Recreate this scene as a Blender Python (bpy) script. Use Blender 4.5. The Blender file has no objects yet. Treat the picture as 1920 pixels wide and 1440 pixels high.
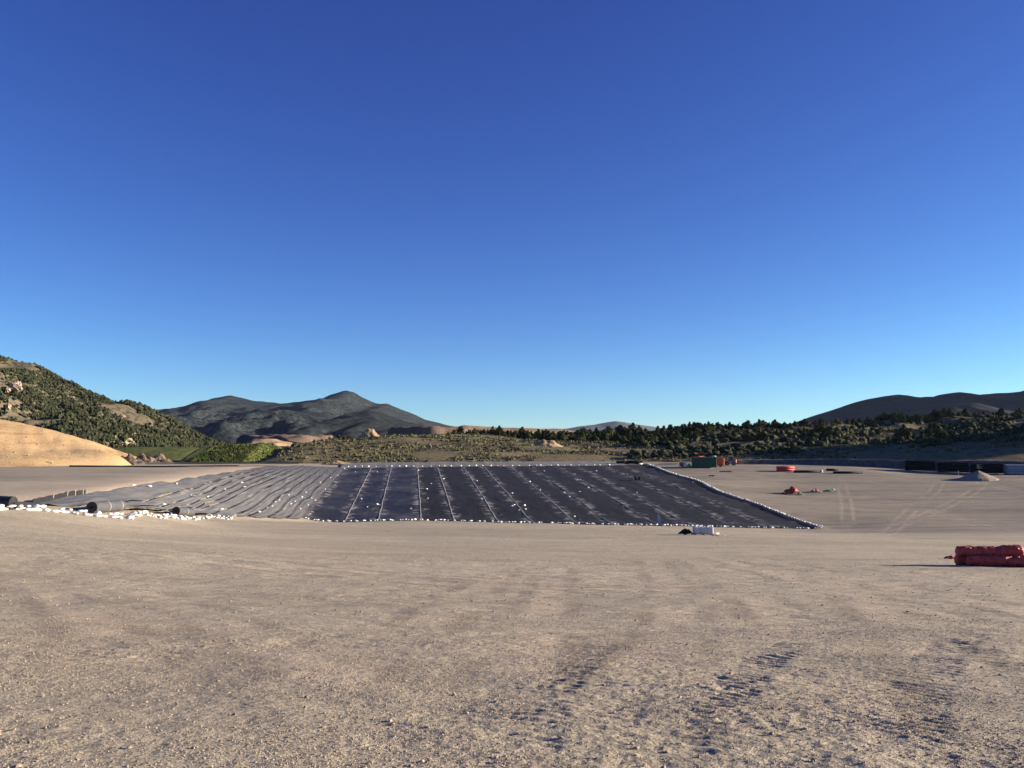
import bpy, math, random
import numpy as np
from mathutils import Vector, Matrix
R = math.radians
rng = np.random.default_rng(7); random.seed(7)
scene = bpy.context.scene
C = scene.collection

# ------------------------------------------------------------------ camera
F = 1630.0; PITCH = math.atan(115 / F)
cd = bpy.data.cameras.new('camera'); cam = bpy.data.objects.new('camera', cd); C.objects.link(cam)
cam.location = (0, 0, 0); cam.rotation_euler = (R(90) + PITCH, 0, 0)
cd.sensor_width = 36; cd.lens = 36 * F / 1920; cd.clip_start = 0.1; cd.clip_end = 40000
scene.camera = cam
# ------------------------------------------------------------------ sky, sun, exposure
SUN_EL, SUN_AZ = 12.5, 85.0            # azimuth clockwise from straight ahead (+Y)
world = bpy.data.worlds.new('World'); scene.world = world; world.use_nodes = True
wn = world.node_tree.nodes; wl = world.node_tree.links
sky = wn.new('ShaderNodeTexSky'); sky.sky_type = 'NISHITA'; sky.sun_disc = False
sky.sun_elevation = R(SUN_EL); sky.sun_rotation = R(SUN_AZ)
sky.altitude = 2600; sky.air_density = 1.0; sky.dust_density = 0.0; sky.ozone_density = 4.0
sp_ = wn.new('ShaderNodeSeparateColor'); cb_ = wn.new('ShaderNodeCombineColor'); wl.new(sky.outputs[0], sp_.inputs[0])
for ch, (pw_, ml_) in enumerate(((1.41, .647), (1.48, .575), (1.077, 1.069))):     # camera-like colour response of the sky
    a_ = wn.new('ShaderNodeMath'); a_.operation = 'POWER'; a_.inputs[1].default_value = pw_; b_ = wn.new('ShaderNodeMath'); b_.operation = 'MULTIPLY'; b_.inputs[1].default_value = ml_
    wl.new(sp_.outputs[ch], a_.inputs[0]); wl.new(a_.outputs[0], b_.inputs[0]); wl.new(b_.outputs[0], cb_.inputs[ch])
wl.new(cb_.outputs[0], wn['Background'].inputs[0])
wn['Background'].inputs[1].default_value = 0.05
sl = bpy.data.lights.new('sun', 'SUN'); sun = bpy.data.objects.new('sun', sl); C.objects.link(sun)
sl.energy = 5.0; sl.angle = R(0.55); sl.color = (1.0, 0.87, 0.69)
sd = Vector((math.sin(R(SUN_AZ)) * math.cos(R(SUN_EL)), math.cos(R(SUN_AZ)) * math.cos(R(SUN_EL)), math.sin(R(SUN_EL))))
sun.rotation_euler = sd.to_track_quat('Z', 'Y').to_euler()
scene.view_settings.view_transform = 'Standard'; scene.view_settings.look = 'None'
scene.view_settings.gamma = 1.0; scene.view_settings.use_curve_mapping = False
scene.view_settings.exposure = 1.52
scene.cycles.volume_bounces = 0

# ------------------------------------------------------------------ helpers
def P(px, py, Y):
    """survey point: where the sight line through a spot of the photograph is at distance Y"""
    u = (px - 960) / F; v = (720 - py) / F
    dy = math.cos(PITCH) - v * math.sin(PITCH); dz = math.sin(PITCH) + v * math.cos(PITCH)
    t = Y / dy
    return np.array((u * t, Y, dz * t))

class RBF:
    def __init__(s, pts, c=8.0, smooth=1e-3):
        p = np.array(pts, float); s.p = p[:, :2]; s.c = c; n = len(p)
        A = np.zeros((n + 3, n + 3)); d = np.sqrt(((s.p[:, None] - s.p[None]) ** 2).sum(2) + c * c)
        A[:n, :n] = d - np.eye(n) * smooth; A[:n, n] = 1; A[:n, n + 1:] = s.p; A[n, :n] = 1; A[n + 1:, :n] = s.p.T
        b = np.zeros(n + 3); b[:n] = p[:, 2]; s.w = np.linalg.solve(A, b)
    def __call__(s, x, y):
        x = np.asarray(x, float); y = np.asarray(y, float); sh = np.broadcast(x, y).shape
        x = np.broadcast_to(x, sh).ravel(); y = np.broadcast_to(y, sh).ravel()
        n = len(s.p); z = s.w[n] + s.w[n + 1] * x + s.w[n + 2] * y
        for i in range(n):
            z += s.w[i] * np.sqrt((x - s.p[i, 0]) ** 2 + (y - s.p[i, 1]) ** 2 + s.c ** 2)
        return z.reshape(sh)

def gnoise(x, y, seed=0):
    xi = np.floor(x).astype(np.int64); yi = np.floor(y).astype(np.int64); xf = x - xi; yf = y - yi
    def h(a, b):
        k = (a * 374761393 + b * 668265263 + seed * 974711 + 1013) & 0x7fffffff
        k = ((k ^ (k >> 13)) * 1274126177) & 0x7fffffff
        k = k ^ (k >> 16); return (k & 0xffff) * (2 * math.pi / 65536)
    def g(a, b, dx, dy):
        t = h(a, b); return np.cos(t) * dx + np.sin(t) * dy
    u = xf ** 3 * (xf * (xf * 6 - 15) + 10); v = yf ** 3 * (yf * (yf * 6 - 15) + 10)
    n00 = g(xi, yi, xf, yf); n10 = g(xi + 1, yi, xf - 1, yf); n01 = g(xi, yi + 1, xf, yf - 1); n11 = g(xi + 1, yi + 1, xf - 1, yf - 1)
    return ((n00 + (n10 - n00) * u) * (1 - v) + (n01 + (n11 - n01) * u) * v) * 1.5
def fbm(x, y, oct=4, seed=0, gain=.5):
    s = 0; a = 1; f = 1
    for o in range(oct): s = s + a * gnoise(x * f, y * f, seed + o * 17); a *= gain; f *= 2.03
    return s
def ridged(x, y, oct=4, seed=0):
    s = 0; a = 1; f = 1
    for o in range(oct): s = s + a * (1 - 2 * np.abs(gnoise(x * f, y * f, seed + o * 31))); a *= .5; f *= 2.07
    return s
def sstep(a, b, x):
    t = np.clip((x - a) / (b - a), 0, 1); return t * t * (3 - 2 * t)

def mesh_np(name, V, faces, smooth=True, attrs=None):
    """faces: list of int arrays (n,3) or (n,4)"""
    me = bpy.data.meshes.new(name); V = np.asarray(V, np.float32)
    me.vertices.add(len(V)); me.vertices.foreach_set('co', V.ravel())
    if not isinstance(faces, list): faces = [faces]
    li = np.concatenate([f.ravel() for f in faces]).astype(np.int32)
    tot = np.concatenate([np.full(len(f), f.shape[1], np.int32) for f in faces])
    st = np.concatenate([[0], np.cumsum(tot)[:-1]]).astype(np.int32)
    me.loops.add(len(li)); me.loops.foreach_set('vertex_index', li)
    me.polygons.add(len(tot)); me.polygons.foreach_set('loop_start', st); me.polygons.foreach_set('loop_total', tot)
    me.polygons.foreach_set('use_smooth', np.full(len(tot), smooth, bool))
    for k, a in (attrs or {}).items():
        a = np.asarray(a, np.float32)
        if a.ndim == 1:
            me.attributes.new(k, 'FLOAT', 'POINT').data.foreach_set('value', a)
        else:
            me.attributes.new(k, 'FLOAT_VECTOR', 'POINT').data.foreach_set('vector', a.ravel())
    me.update(calc_edges=True); me.validate()
    return me
def link(name, me, mat=None, parent=None):
    o = bpy.data.objects.new(name, me); C.objects.link(o)
    if mat is not None and me is not None and len(me.materials) == 0: me.materials.append(mat)
    if parent: o.parent = parent
    return o
def tag(o, label=None, cat=None, group=None, kind=None):
    if label: o['label'] = label
    if cat: o['category'] = cat
    if group: o['group'] = group
    if kind: o['kind'] = kind
    return o
def empty(name, loc, rz=0):
    o = bpy.data.objects.new(name, None); C.objects.link(o); o.location = loc; o.rotation_euler = (0, 0, rz); o.empty_display_size = .2
    return o
def gridfaces(ny, nx, off=0):
    i = np.arange(ny - 1)[:, None] * nx + np.arange(nx - 1)[None]
    i = i.ravel() + off
    return np.stack([i, i + 1, i + nx + 1, i + nx], 1)

class MB:
    def __init__(s): s.v = []; s.f = []
    def add(s, V, Fc):
        o = len(s.v); s.v += [tuple(v) for v in V]; s.f += [tuple(i + o for i in f) for f in Fc]; return s
    def box(s, c, d, rz=0, ry=0, bev=0.0):
        hx, hy, hz = d[0] / 2, d[1] / 2, d[2] / 2; M = Matrix.Rotation(rz, 3, 'Z') @ Matrix.Rotation(ry, 3, 'Y')
        if bev <= 0:
            V = [Vector((x, y, z)) for z in (-hz, hz) for (x, y) in ((-hx, -hy), (hx, -hy), (hx, hy), (-hx, hy))]
            Fc = [(3, 2, 1, 0), (4, 5, 6, 7), (0, 1, 5, 4), (1, 2, 6, 5), (2, 3, 7, 6), (3, 0, 4, 7)]
        else:
            b = min(bev, hx * .9, hy * .9, hz * .9); V = []; Fc = []
            for (z, q) in ((-hz, b), (-hz + b, 0), (hz - b, 0), (hz, b)):
                for (x, y) in ((-hx + b, -hy + q), (hx - b, -hy + q), (hx - q, -hy + b), (hx - q, hy - b), (hx - b, hy - q), (-hx + b, hy - q), (-hx + q, hy - b), (-hx + q, -hy + b)):
                    V.append(Vector((x, y, z)))
            Fc = [tuple(range(7, -1, -1)), tuple(range(24, 32))]
            for k in range(3):
                for i in range(8): Fc.append((k * 8 + i, k * 8 + (i + 1) % 8, k * 8 + 8 + (i + 1) % 8, k * 8 + 8 + i))
        c = Vector(c); return s.add([M @ v + c for v in V], Fc)
    def tube(s, a, b, r0, r1=None, n=12, cap=True, inner=None):
        a = Vector(a); b = Vector(b); r1 = r0 if r1 is None else r1; d = (b - a).normalized()
        q = d.to_track_quat('Z', 'Y').to_matrix(); V = []; Fc = []
        for (p, r) in ((a, r0), (b, r1)):
            for i in range(n):
                t = 2 * math.pi * i / n; V.append(p + q @ Vector((r * math.cos(t), r * math.sin(t), 0)))
        for i in range(n): Fc.append((i, (i + 1) % n, n + (i + 1) % n, n + i))
        if inner:
            for (p, r) in ((a, inner), (b, inner)):
                for i in range(n):
                    t = 2 * math.pi * i / n; V.append(p + q @ Vector((r * math.cos(t), r * math.sin(t), 0)))
            for i in range(n):
                j = (i + 1) % n
                Fc += [(j, i, 2 * n + i, 2 * n + j), (n + i, n + j, 3 * n + j, 3 * n + i), (2 * n + j, 2 * n + i, 3 * n + i, 3 * n + j)]
        elif cap:
            Fc += [tuple(range(n - 1, -1, -1)), tuple(range(n, 2 * n))]
        return s.add(V, Fc)
    def mesh(s, name, smooth=False):
        me = bpy.data.meshes.new(name); me.from_pydata([tuple(v) for v in s.v], [], s.f)
        if smooth: me.polygons.foreach_set('use_smooth', [True] * len(me.polygons))
        me.update(); return me
    def build(s, name, mat, parent=None, smooth=False): return link(name, s.mesh(name, smooth), mat, parent)

# ------------------------------------------------------------------ materials
class NT:
    def __init__(s, name):
        s.m = bpy.data.materials.new(name); s.m.use_nodes = True; s.n = s.m.node_tree.nodes; s.l = s.m.node_tree.links; s.b = s.n['Principled BSDF']
    def node(s, t, **k):
        n = s.n.new(t)
        for a, v in k.items():
            if a in n.inputs: s.put(n.inputs[a], v)
            else: setattr(n, a, v)
        return n
    def put(s, sock, v):
        if isinstance(v, bpy.types.NodeSocket): s.l.new(v, sock)
        elif isinstance(v, bpy.types.Node): s.l.new(v.outputs[0], sock)
        else: sock.default_value = v
    def obj(s): return s.node('ShaderNodeTexCoord').outputs['Object']
    def geo(s): return s.node('ShaderNodeNewGeometry').outputs['Position']
    def attr(s, a, vec=False):
        n = s.node('ShaderNodeAttribute'); n.attribute_name = a; return n.outputs['Vector' if vec else 'Fac']
    def map(s, v, scale=(1, 1, 1), rot=(0, 0, 0)):
        n = s.node('ShaderNodeMapping'); s.put(n.inputs[0], v); n.inputs['Scale'].default_value = scale; n.inputs['Rotation'].default_value = rot; return n.outputs[0]
    def noise(s, v, sc, det=4, rough=.55):
        n = s.node('ShaderNodeTexNoise'); s.put(n.inputs['Vector'], v); n.inputs['Scale'].default_value = sc; n.inputs['Detail'].default_value = det; n.inputs['Roughness'].default_value = rough
        return n.outputs[0]
    def voro(s, v, sc, out='Distance', feat='F1'):
        n = s.node('ShaderNodeTexVoronoi'); n.feature = feat; s.put(n.inputs['Vector'], v); n.inputs['Scale'].default_value = sc; return n.outputs[out]
    def ramp(s, f, a, b, ca=(0, 0, 0, 1), cb=(1, 1, 1, 1)):
        n = s.node('ShaderNodeMapRange'); n.clamp = True; s.put(n.inputs[0], f); n.inputs[1].default_value = a; n.inputs[2].default_value = b; return n.outputs[0]
    def math(s, op, a, b=0.0, c=0.0):
        n = s.node('ShaderNodeMath'); n.operation = op; s.put(n.inputs[0], a); s.put(n.inputs[1], b); s.put(n.inputs[2], c); return n.outputs[0]
    def mix(s, f, a, b, mode='MIX'):
        n = s.node('ShaderNodeMix'); n.data_type = 'RGBA'; n.blend_type = mode; s.put(n.inputs[0], f)
        for sk, v in ((n.inputs[6], a), (n.inputs[7], b)):
            s.put(sk, v if not isinstance(v, tuple) else (v if len(v) == 4 else v + (1,)))
        return n.outputs[2]
    def bump(s, h, st, dist, nrm=None):
        n = s.node('ShaderNodeBump'); n.inputs['Strength'].default_value = st; n.inputs['Distance'].default_value = dist; s.put(n.inputs['Height'], h)
        if nrm is not None: s.put(n.inputs['Normal'], nrm)
        return n.outputs[0]
    def fin(s, col, rough=.9, normal=None, spec=.2, metal=0.0):
        s.put(s.b.inputs['Base Color'], col if not isinstance(col, tuple) else (col if len(col) == 4 else col + (1,)))
        s.put(s.b.inputs['Roughness'], rough); s.b.inputs['Specular IOR Level'].default_value = spec; s.b.inputs['Metallic'].default_value = metal
        if normal is not None: s.put(s.b.inputs['Normal'], normal)
        return s.m
M = {}
def plain(name, col, rough=.7, var=.25, sc=3.0, spec=.3, bump=0.0):
    t = NT(name); v = t.obj(); n = t.noise(v, sc, 5); d = tuple(c * (1 - var) for c in col); l = tuple(min(1, c * (1 + var)) for c in col)
    nb = t.bump(t.noise(v, sc * 4, 4), .6, bump) if bump else None
    M[name] = t.fin(t.mix(t.ramp(n, .3, .7), d, l), rough, nb, spec); return M[name]

def mat_ground():
    t = NT('gravel_ground'); p = t.geo()
    big = t.noise(t.map(p, (.035, .06, .05)), 1, 5, .6); mid = t.noise(t.map(p, (.25, .5, .3)), 1, 5, .6); fine = t.noise(p, 9, 6, .7); spk = t.voro(p, 26)
    c = t.mix(t.ramp(big, .38, .62), (.375, .318, .228), (.47, .405, .297))
    c = t.mix(t.math('MULTIPLY', t.ramp(mid, .5, .72), .55), c, (.245, .205, .165))
    c = t.mix(t.math('MULTIPLY', t.ramp(mid, .46, .3), .5), c, (.44, .36, .27))
    c = t.mix(t.math('MULTIPLY', t.ramp(fine, .5, .75), .45), c, (.20, .165, .125))
    c = t.mix(t.math('MULTIPLY', t.ramp(spk, .25, .08), .3), c, (.5, .42, .33))
    m2 = t.noise(t.map(p, (.9, 2.6, 1), (0, 0, -.2)), 1, 5, .7); c = t.mix(t.math('MULTIPLY', t.ramp(m2, .5, .72), .5), c, (.225, .18, .13)); c = t.mix(t.math('MULTIPLY', t.ramp(m2, .45, .3), .4), c, (.50, .42, .32))
    m3 = t.noise(p, 18, 4, .75); c = t.mix(t.math('MULTIPLY', t.ramp(m3, .54, .7), .55), c, (.17, .135, .10))  # dark specks paint the unlit sides of grit
    # greyer, mauve gravel in the basin floor on the right; pale dust on the wheel tracks
    grey = t.attr('grey'); c = t.mix(t.math('MULTIPLY', grey, .85), c, t.mix(t.ramp(mid, .35, .65), (.245, .212, .168), (.168, .146, .116)))
    st = t.noise(t.map(p, (.03, .22, .1), (0, 0, .15)), 1, 5, .65); c = t.mix(t.math('MULTIPLY', t.ramp(st, .48, .66), t.math('MULTIPLY', t.math('ADD', grey, .25), .6)), c, (.14, .118, .10)); c = t.mix(t.math('MULTIPLY', t.ramp(st, .46, .34), t.math('MULTIPLY', grey, .35)), c, (.33, .265, .205))
    c = t.mix(t.attr('dark'), c, (.19, .15, .112))
    pale = t.attr('pale'); c = t.mix(pale, c, (.50, .395, .285))
    for i in range(6):
        d = t.math('ABSOLUTE', t.attr('trk%d' % i)); e = t.math('ABSOLUTE', t.math('SUBTRACT', d, .95))
        w = t.math('MULTIPLY', t.ramp(e, .5, .1), t.ramp(t.noise(p, .12, 2), .38, .62)); c = t.mix(t.math('MULTIPLY', w, .4), c, (.46, .38, .30))
    spk2 = t.noise(p, 55, 3, .7); c = t.mix(t.math('MULTIPLY', t.ramp(spk2, .52, .68), .5), c, (.17, .135, .10)); c = t.mix(t.math('MULTIPLY', t.ramp(spk2, .46, .34), .4), c, (.50, .42, .32))  # finer speckle; its dark part also paints unlit sides of stones
    nb = t.bump(t.noise(p, 45, 3, .6), .6, .012); nb = t.bump(t.noise(p, 9, 5, .7), .7, .036, nb); nb = t.bump(t.noise(t.map(p, (1.6, 3.2, 2)), 1, 4, .6), .6, .10, nb)
    return t.fin(c, .95, nb, .1)
M['ground'] = mat_ground()

# ------------------------------------------------------------------ survey of the ground
GP = [(0, -20, -1.2), (0, -4, -1.5), (-12, 0, -1.3), (12, 0, -1.6), (-40, -20, 0), (40, -20, -1.5), (-60, 20, -2.5), (60, 10, -3.5), (-130, 10, -4), (160, 0, -3), (260, 60, -4)]
def g(*a): GP.append(tuple(P(*a)))
for px in (600, 960, 1320): g(px, 1440, 5.5)
for px in (100, 600, 960, 1400, 1850): g(px, 1200, 12)
for px, d in ((0, 26), (480, 30), (960, 32), (1440, 32), (1900, 32)): g(px, 1065, d)
for a in ((0, 1000, 40), (480, 1000, 70), (960, 1003, 74), (1440, 1003, 78), (1900, 1020, 68), (1900, 1000, 105), (1900, 975, 150), (1900, 930, 185), (1900, 897, 212),
          (1700, 975, 150), (1700, 930, 186), (1700, 890, 222), (1540, 1008, 92), (1240, 992, 110), (900, 985, 115), (620, 983, 115),
          (0, 953, 58), (240, 960, 75), (350, 968, 105), (1640, 884, 226), (1480, 926, 190), (1480, 884, 228), (1320, 878, 236), (1320, 905, 200), (1270, 868, 258), (1600, 868, 255), (1850, 882, 235)): g(*a)
for a in ((350, 976, 95), (400, 975, 106), (440, 976, 112), (500, 977, 122), (300, 975, 82), (250, 969, 73), (400, 990, 82), (300, 990, 64), (500, 990, 92), (120, 962, 62), (200, 1000, 50), (560, 978, 135), (470, 971, 128), (410, 970, 117), (520, 972, 138), (300, 965, 90)): g(*a)
NL, NR, FL, FR = P(570, 972, 148), P(1540, 992, 140), P(650, 877, 246), P(1210, 872, 246)
for s in np.linspace(0, 1, 6):
    for t_ in np.linspace(0, 1, 5): GP.append(tuple((NL * (1 - s) + NR * s) * (1 - t_) + (FL * (1 - s) + FR * s) * t_))
for a in ((80, 940, 75), (0, 935, 75), (180, 922, 95), (300, 903, 125), (420, 886, 175), (500, 874, 232), (0, 905, 110), (-150, 905, 120), (0, 888, 155), (100, 890, 150), (200, 884, 170), (300, 876, 215), (0, 876, 200), (150, 874, 215), (450, 872, 240),
          (540, 870, 256), (700, 869, 262), (900, 867, 264), (1100, 866, 264), (-300, 900, 140)): g(*a)
for X, Y, z in ((-140, 300, -5.5), (0, 310, -6), (120, 310, -5.5), (240, 300, -4), (300, 200, -4), (-200, 200, -4.5), (260, 240, -4)): GP.append((X, Y, z))
_le = [P(70, 941, 72), P(180, 922, 95), P(300, 903, 125), P(420, 886, 175), P(500, 874, 232)]
for i in range(4):
    for f in (.33, .67) if i else (.5,):
        q = _le[i] * (1 - f) + _le[i + 1] * f; GP.append(tuple(q)); GP.append((q[0] - 4, q[1], q[2] + .15))
for q in _le: GP.append((q[0] - 4, q[1], q[2] + .12))
for q in ((-75, 110, -4.9), (-80, 150, -5.0), (-85, 190, -5.1), (-62, 95, -4.8)): GP.append(q)
G0 = RBF(GP, 5.0, .03)
# right-hand edge of the liner lies over a low ridge
def line_dist(x, y, a, b):
    ax, ay = a[0], a[1]; dx, dy = b[0] - ax, b[1] - ay; L = math.hypot(dx, dy); dx /= L; dy /= L
    return (x - ax) * dy - (y - ay) * dx, (x - ax) * dx + (y - ay) * dy, L     # +: right of the line
def in_main(x, y, m):
    q = np.ones(np.shape(x), bool)
    for a, b in ((NL, FL), (FL, FR), (FR, NR), (NR, NL)):
        q &= line_dist(x, y, a, b)[0] > m
    return q
ROW = [P(-60, 952, 55), P(0, 953, 58), P(240, 960, 75), P(350, 968, 105), P(470, 971, 128), P(570, 972, 148)]
LE = [P(70, 941, 72), P(180, 922, 95), P(300, 903, 125), P(420, 886, 175), P(500, 874, 232), P(520, 873, 245)]
def polyline(pts, t):
    pts = np.array(pts); L = np.concatenate([[0], np.cumsum(np.linalg.norm(np.diff(pts[:, :2], axis=0), axis=1))]); L /= L[-1]
    return np.stack([np.interp(t, L, pts[:, k]) for k in range(3)], -1)
def G(x, y):
    z = G0(x, y)
    d, al, L = line_dist(x, y, NR, FR)
    # ridge along the right edge
    m = (al > -2) & (al < L + 2)
    return z + np.where(m, .17 * np.exp(-(d / .8) ** 2), 0)
def in_left(x, y):
    yy = np.clip(y, 60, 246); le = np.interp(yy, [p[1] for p in LE], [p[0] for p in LE])
    ri = np.interp(yy, [p[1] for p in ROW[1:]] + [246], [p[0] for p in ROW[1:]] + [FL[0]])
    return (x > le + 1.0) & (x < ri - 1.0) & (y > 78) & (y < 244)

TRK = [  # wheel tracks: polylines of survey spots
    [(1590, 985, 146), (1586, 940, 182), (1582, 925, 192), (1578, 905, 206)],
    [(1640, 1010, 90), (1690, 975, 150), (1735, 935, 182), (1760, 905, 206)],
    [(1560, 1005, 95), (1680, 985, 140), (1790, 945, 176), (1840, 910, 204), (1800, 893, 216)],
    [(2050, 960, 160), (1920, 920, 188), (1800, 898, 212), (1660, 888, 224)],
    [(2100, 930, 180), (1920, 900, 208), (1800, 893, 215), (1640, 885, 227)],
    [(1560, 930, 188), (1680, 950, 176), (1800, 975, 150), (1950, 1000, 105)]]
def track_sd(k, x, y):
    pts = np.array([P(*a) for a in TRK[k]])[:, :2]
    # smooth polyline
    tt = np.linspace(0, 1, len(pts)); ts = np.linspace(0, 1, 25)
    from numpy.polynomial import polynomial as pl
    deg = min(3, len(pts) - 1); cx = np.polyfit(tt, pts[:, 0], deg); cy = np.polyfit(tt, pts[:, 1], deg)
    q = np.stack([np.polyval(cx, ts), np.polyval(cy, ts)], 1)
    best = np.full(x.shape, 1e9); sd_ = np.full(x.shape, 50.0)
    for i in range(24):
        a, b = q[i], q[i + 1]; d = b - a; L2 = (d * d).sum(); t = ((x - a[0]) * d[0] + (y - a[1]) * d[1]) / L2
        tc = np.clip(t, 0, 1); ex = x - a[0] - tc * d[0]; ey = y - a[1] - tc * d[1]; r = np.hypot(ex, ey)
        s = np.sign((x - a[0]) * d[1] - (y - a[1]) * d[0]); ok = r < best
        best = np.where(ok, r, best); sd_ = np.where(ok, r * s, sd_)
    return sd_
def ground_attrs(x, y):
    # greyer gravel right/in the basin
    gy = sstep(25, 60, x - (140 - y) * .18) * sstep(88, 125, y) + .35 * sstep(-45, -60, x + (y - 90) * .15) * sstep(95, 140, y) * sstep(235, 200, y)
    gy = np.clip(gy + fbm(x * .03, y * .05, 3, 5) * .35 * sstep(60, 120, y), 0, 1)
    # pale strip above the liner's left edge
    le = np.interp(np.clip(y, 60, 246), [p[1] for p in LE], [p[0] for p in LE])
    d = le - x; pale = sstep(-1, .5, d) * sstep(10, 3.5, d) * sstep(66, 76, y) * sstep(258, 248, y) * .9
    return gy, pale, x * 0
# near wheel tracks with lug marks, as survey points: (list of (px,py,Y) spots), width, depth
def gp(px, py):      # a ground spot seen at px,py in the foreground
    e1 = P(px, py, 1.0); Ys = 3 * np.exp(np.linspace(0, math.log(40), 3000)); below = e1[2] * Ys <= G0(e1[0] * Ys, Ys)
    return P(px, py, Ys[np.argmax(below)])
NEAR = [([(1135, 1205), (1080, 1250), (1035, 1300), (1005, 1350), (985, 1420)], .42, 1.0),
        ([(1600, 1175), (1500, 1205), (1430, 1240), (1370, 1300), (1335, 1360), (1350, 1430)], .45, 1.2),
        ([(1330, 1180), (1250, 1195), (1130, 1215)], .35, .6),
        ([(1800, 1190), (1760, 1240), (1720, 1290), (1705, 1340), (1720, 1430)], .55, 1.0),
        ([(1900, 1120), (1760, 1150), (1700, 1150), (1620, 1120)], .5, .7),
        ([(1920, 1260), (1850, 1230), (1800, 1180), (1730, 1150)], .5, .8),
        ([(1180, 1265), (1160, 1330), (1150, 1400)], .4, .5),
        ([(300, 1290), (480, 1330), (640, 1420)], .45, .35)]
NEARP = [(np.array([gp(*s) for s in pts])[:, :2], w, dep) for pts, w, dep in NEAR]
LANE = np.array([gp(*s) for s in ((1540, 1075), (1620, 1125), (1720, 1200), (1840, 1300), (1950, 1400))])[:, :2]
def curve(pts):
    q = np.array([gp(*s) for s in pts])[:, :2]; tt = np.linspace(0, 1, len(q)); ts = np.linspace(0, 1, 22); dg = min(3, len(q) - 1)
    return np.stack([np.polyval(np.polyfit(tt, q[:, 0], dg), ts), np.polyval(np.polyfit(tt, q[:, 1], dg), ts)], 1)
LANES = [curve(s) for s in (((1540, 1075), (1620, 1125), (1720, 1200), (1840, 1300), (1950, 1400)), ((1000, 1060), (960, 1110), (880, 1200), (700, 1350), (560, 1440)), ((1350, 1040), (1500, 1075), (1700, 1120), (1950, 1170)), ((250, 1030), (500, 1060), (850, 1090), (1250, 1100), (1700, 1085)), ((1260, 1050), (1330, 1110), (1380, 1200), (1370, 1320), (1320, 1440)), ((100, 1090), (260, 1150), (420, 1260), (520, 1400)))]
def pl_dist(x, y, pts):
    best = np.full(x.shape, 1e9); al = np.zeros(x.shape); acc = 0; sd_ = np.zeros(x.shape)
    for a, b in zip(pts[:-1], pts[1:]):
        d = b - a; L = math.hypot(*d); t = np.clip(((x - a[0]) * d[0] + (y - a[1]) * d[1]) / L / L, 0, 1)
        r = np.hypot(x - a[0] - t * d[0], y - a[1] - t * d[1]); ok = r < best
        s = ((x - a[0]) * d[1] - (y - a[1]) * d[0]) / L
        best = np.where(ok, r, best); al = np.where(ok, acc + t * L, al); sd_ = np.where(ok, s, sd_); acc += L
    return best, al, sd_, acc
def relief(x, y, fine):
    """clods, ripples and wheel marks of the foreground"""
    rough = .35 + .65 * sstep(-.25, .35, fbm(x * .22, y * .22, 3, 40))
    lane, _, _, _ = pl_dist(x, y, LANE); rough = rough * (.25 + .75 * sstep(.3, .8, lane))
    z = .028 * fbm(x * .35, y * .5, 3, 3) + .012 * rough * fbm(x * 1.6, y * 1.6, 3, 11)
    if fine:
        z = z + rough * (.0060 * fbm(x * 6, y * 6, 2, 21) + .0062 * gnoise(x * 16, y * 16, 57) + .011 * np.clip(gnoise(x * 4.3, y * 6, 59) - .35, 0, 1))
    else: z = z + rough * .006 * gnoise(x * 5, y * 5, 21)
    # broken wheel-lug prints: short ridges across the direction of travel
    if fine:
        reg = sstep(-.35, .25, fbm(x * .32 + 3, y * .22, 3, 63)) * sstep(-1.5, 2.0, x + .25 * (y - 8)) * (.25 + .75 * sstep(.3, .8, lane))
        z = z + reg * .011 * np.clip(gnoise(x * 2.6 + y * .8, y * 7.5 + x * 1.3, 64) - .18, 0, 1) + reg * .004 * np.sin(2 * math.pi * (y / .17 + x * .9 + .4 * gnoise(x * 1.2, y * 1.2, 65))) * sstep(.0, .3, gnoise(x * .7, y * .5, 66))
    for pts, w, dep in NEARP:
        lo = pts.min(0) - 1; hi = pts.max(0) + 1
        k = (x > lo[0]) & (x < hi[0]) & (y > lo[1]) & (y < hi[1])
        if not k.any(): continue
        xx = x[k]; yy = y[k]; r, al, s, L = pl_dist(xx, yy, pts)
        m = sstep(w * .62, w * .45, r) * sstep(0, .5, al) * sstep(L, L - .5, al) * (.35 + .65 * sstep(-.3, .1, fbm(xx * 1.1, yy * 1.1, 3, 77)))
        ph = al / .16 + s * 2.2 + .35 * gnoise(xx * 2.5, yy * 2.5, 9)
        lug = np.clip(np.sin(2 * math.pi * ph) * 1.6, -1, 1)
        z[k] += dep * m * (.0058 * lug * (.75 + .5 * sstep(-.3, .3, gnoise(xx * 7, yy * 7, 3))) - .004 + .005 * fbm(xx * 5, yy * 5, 2, 13))
    return z
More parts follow.
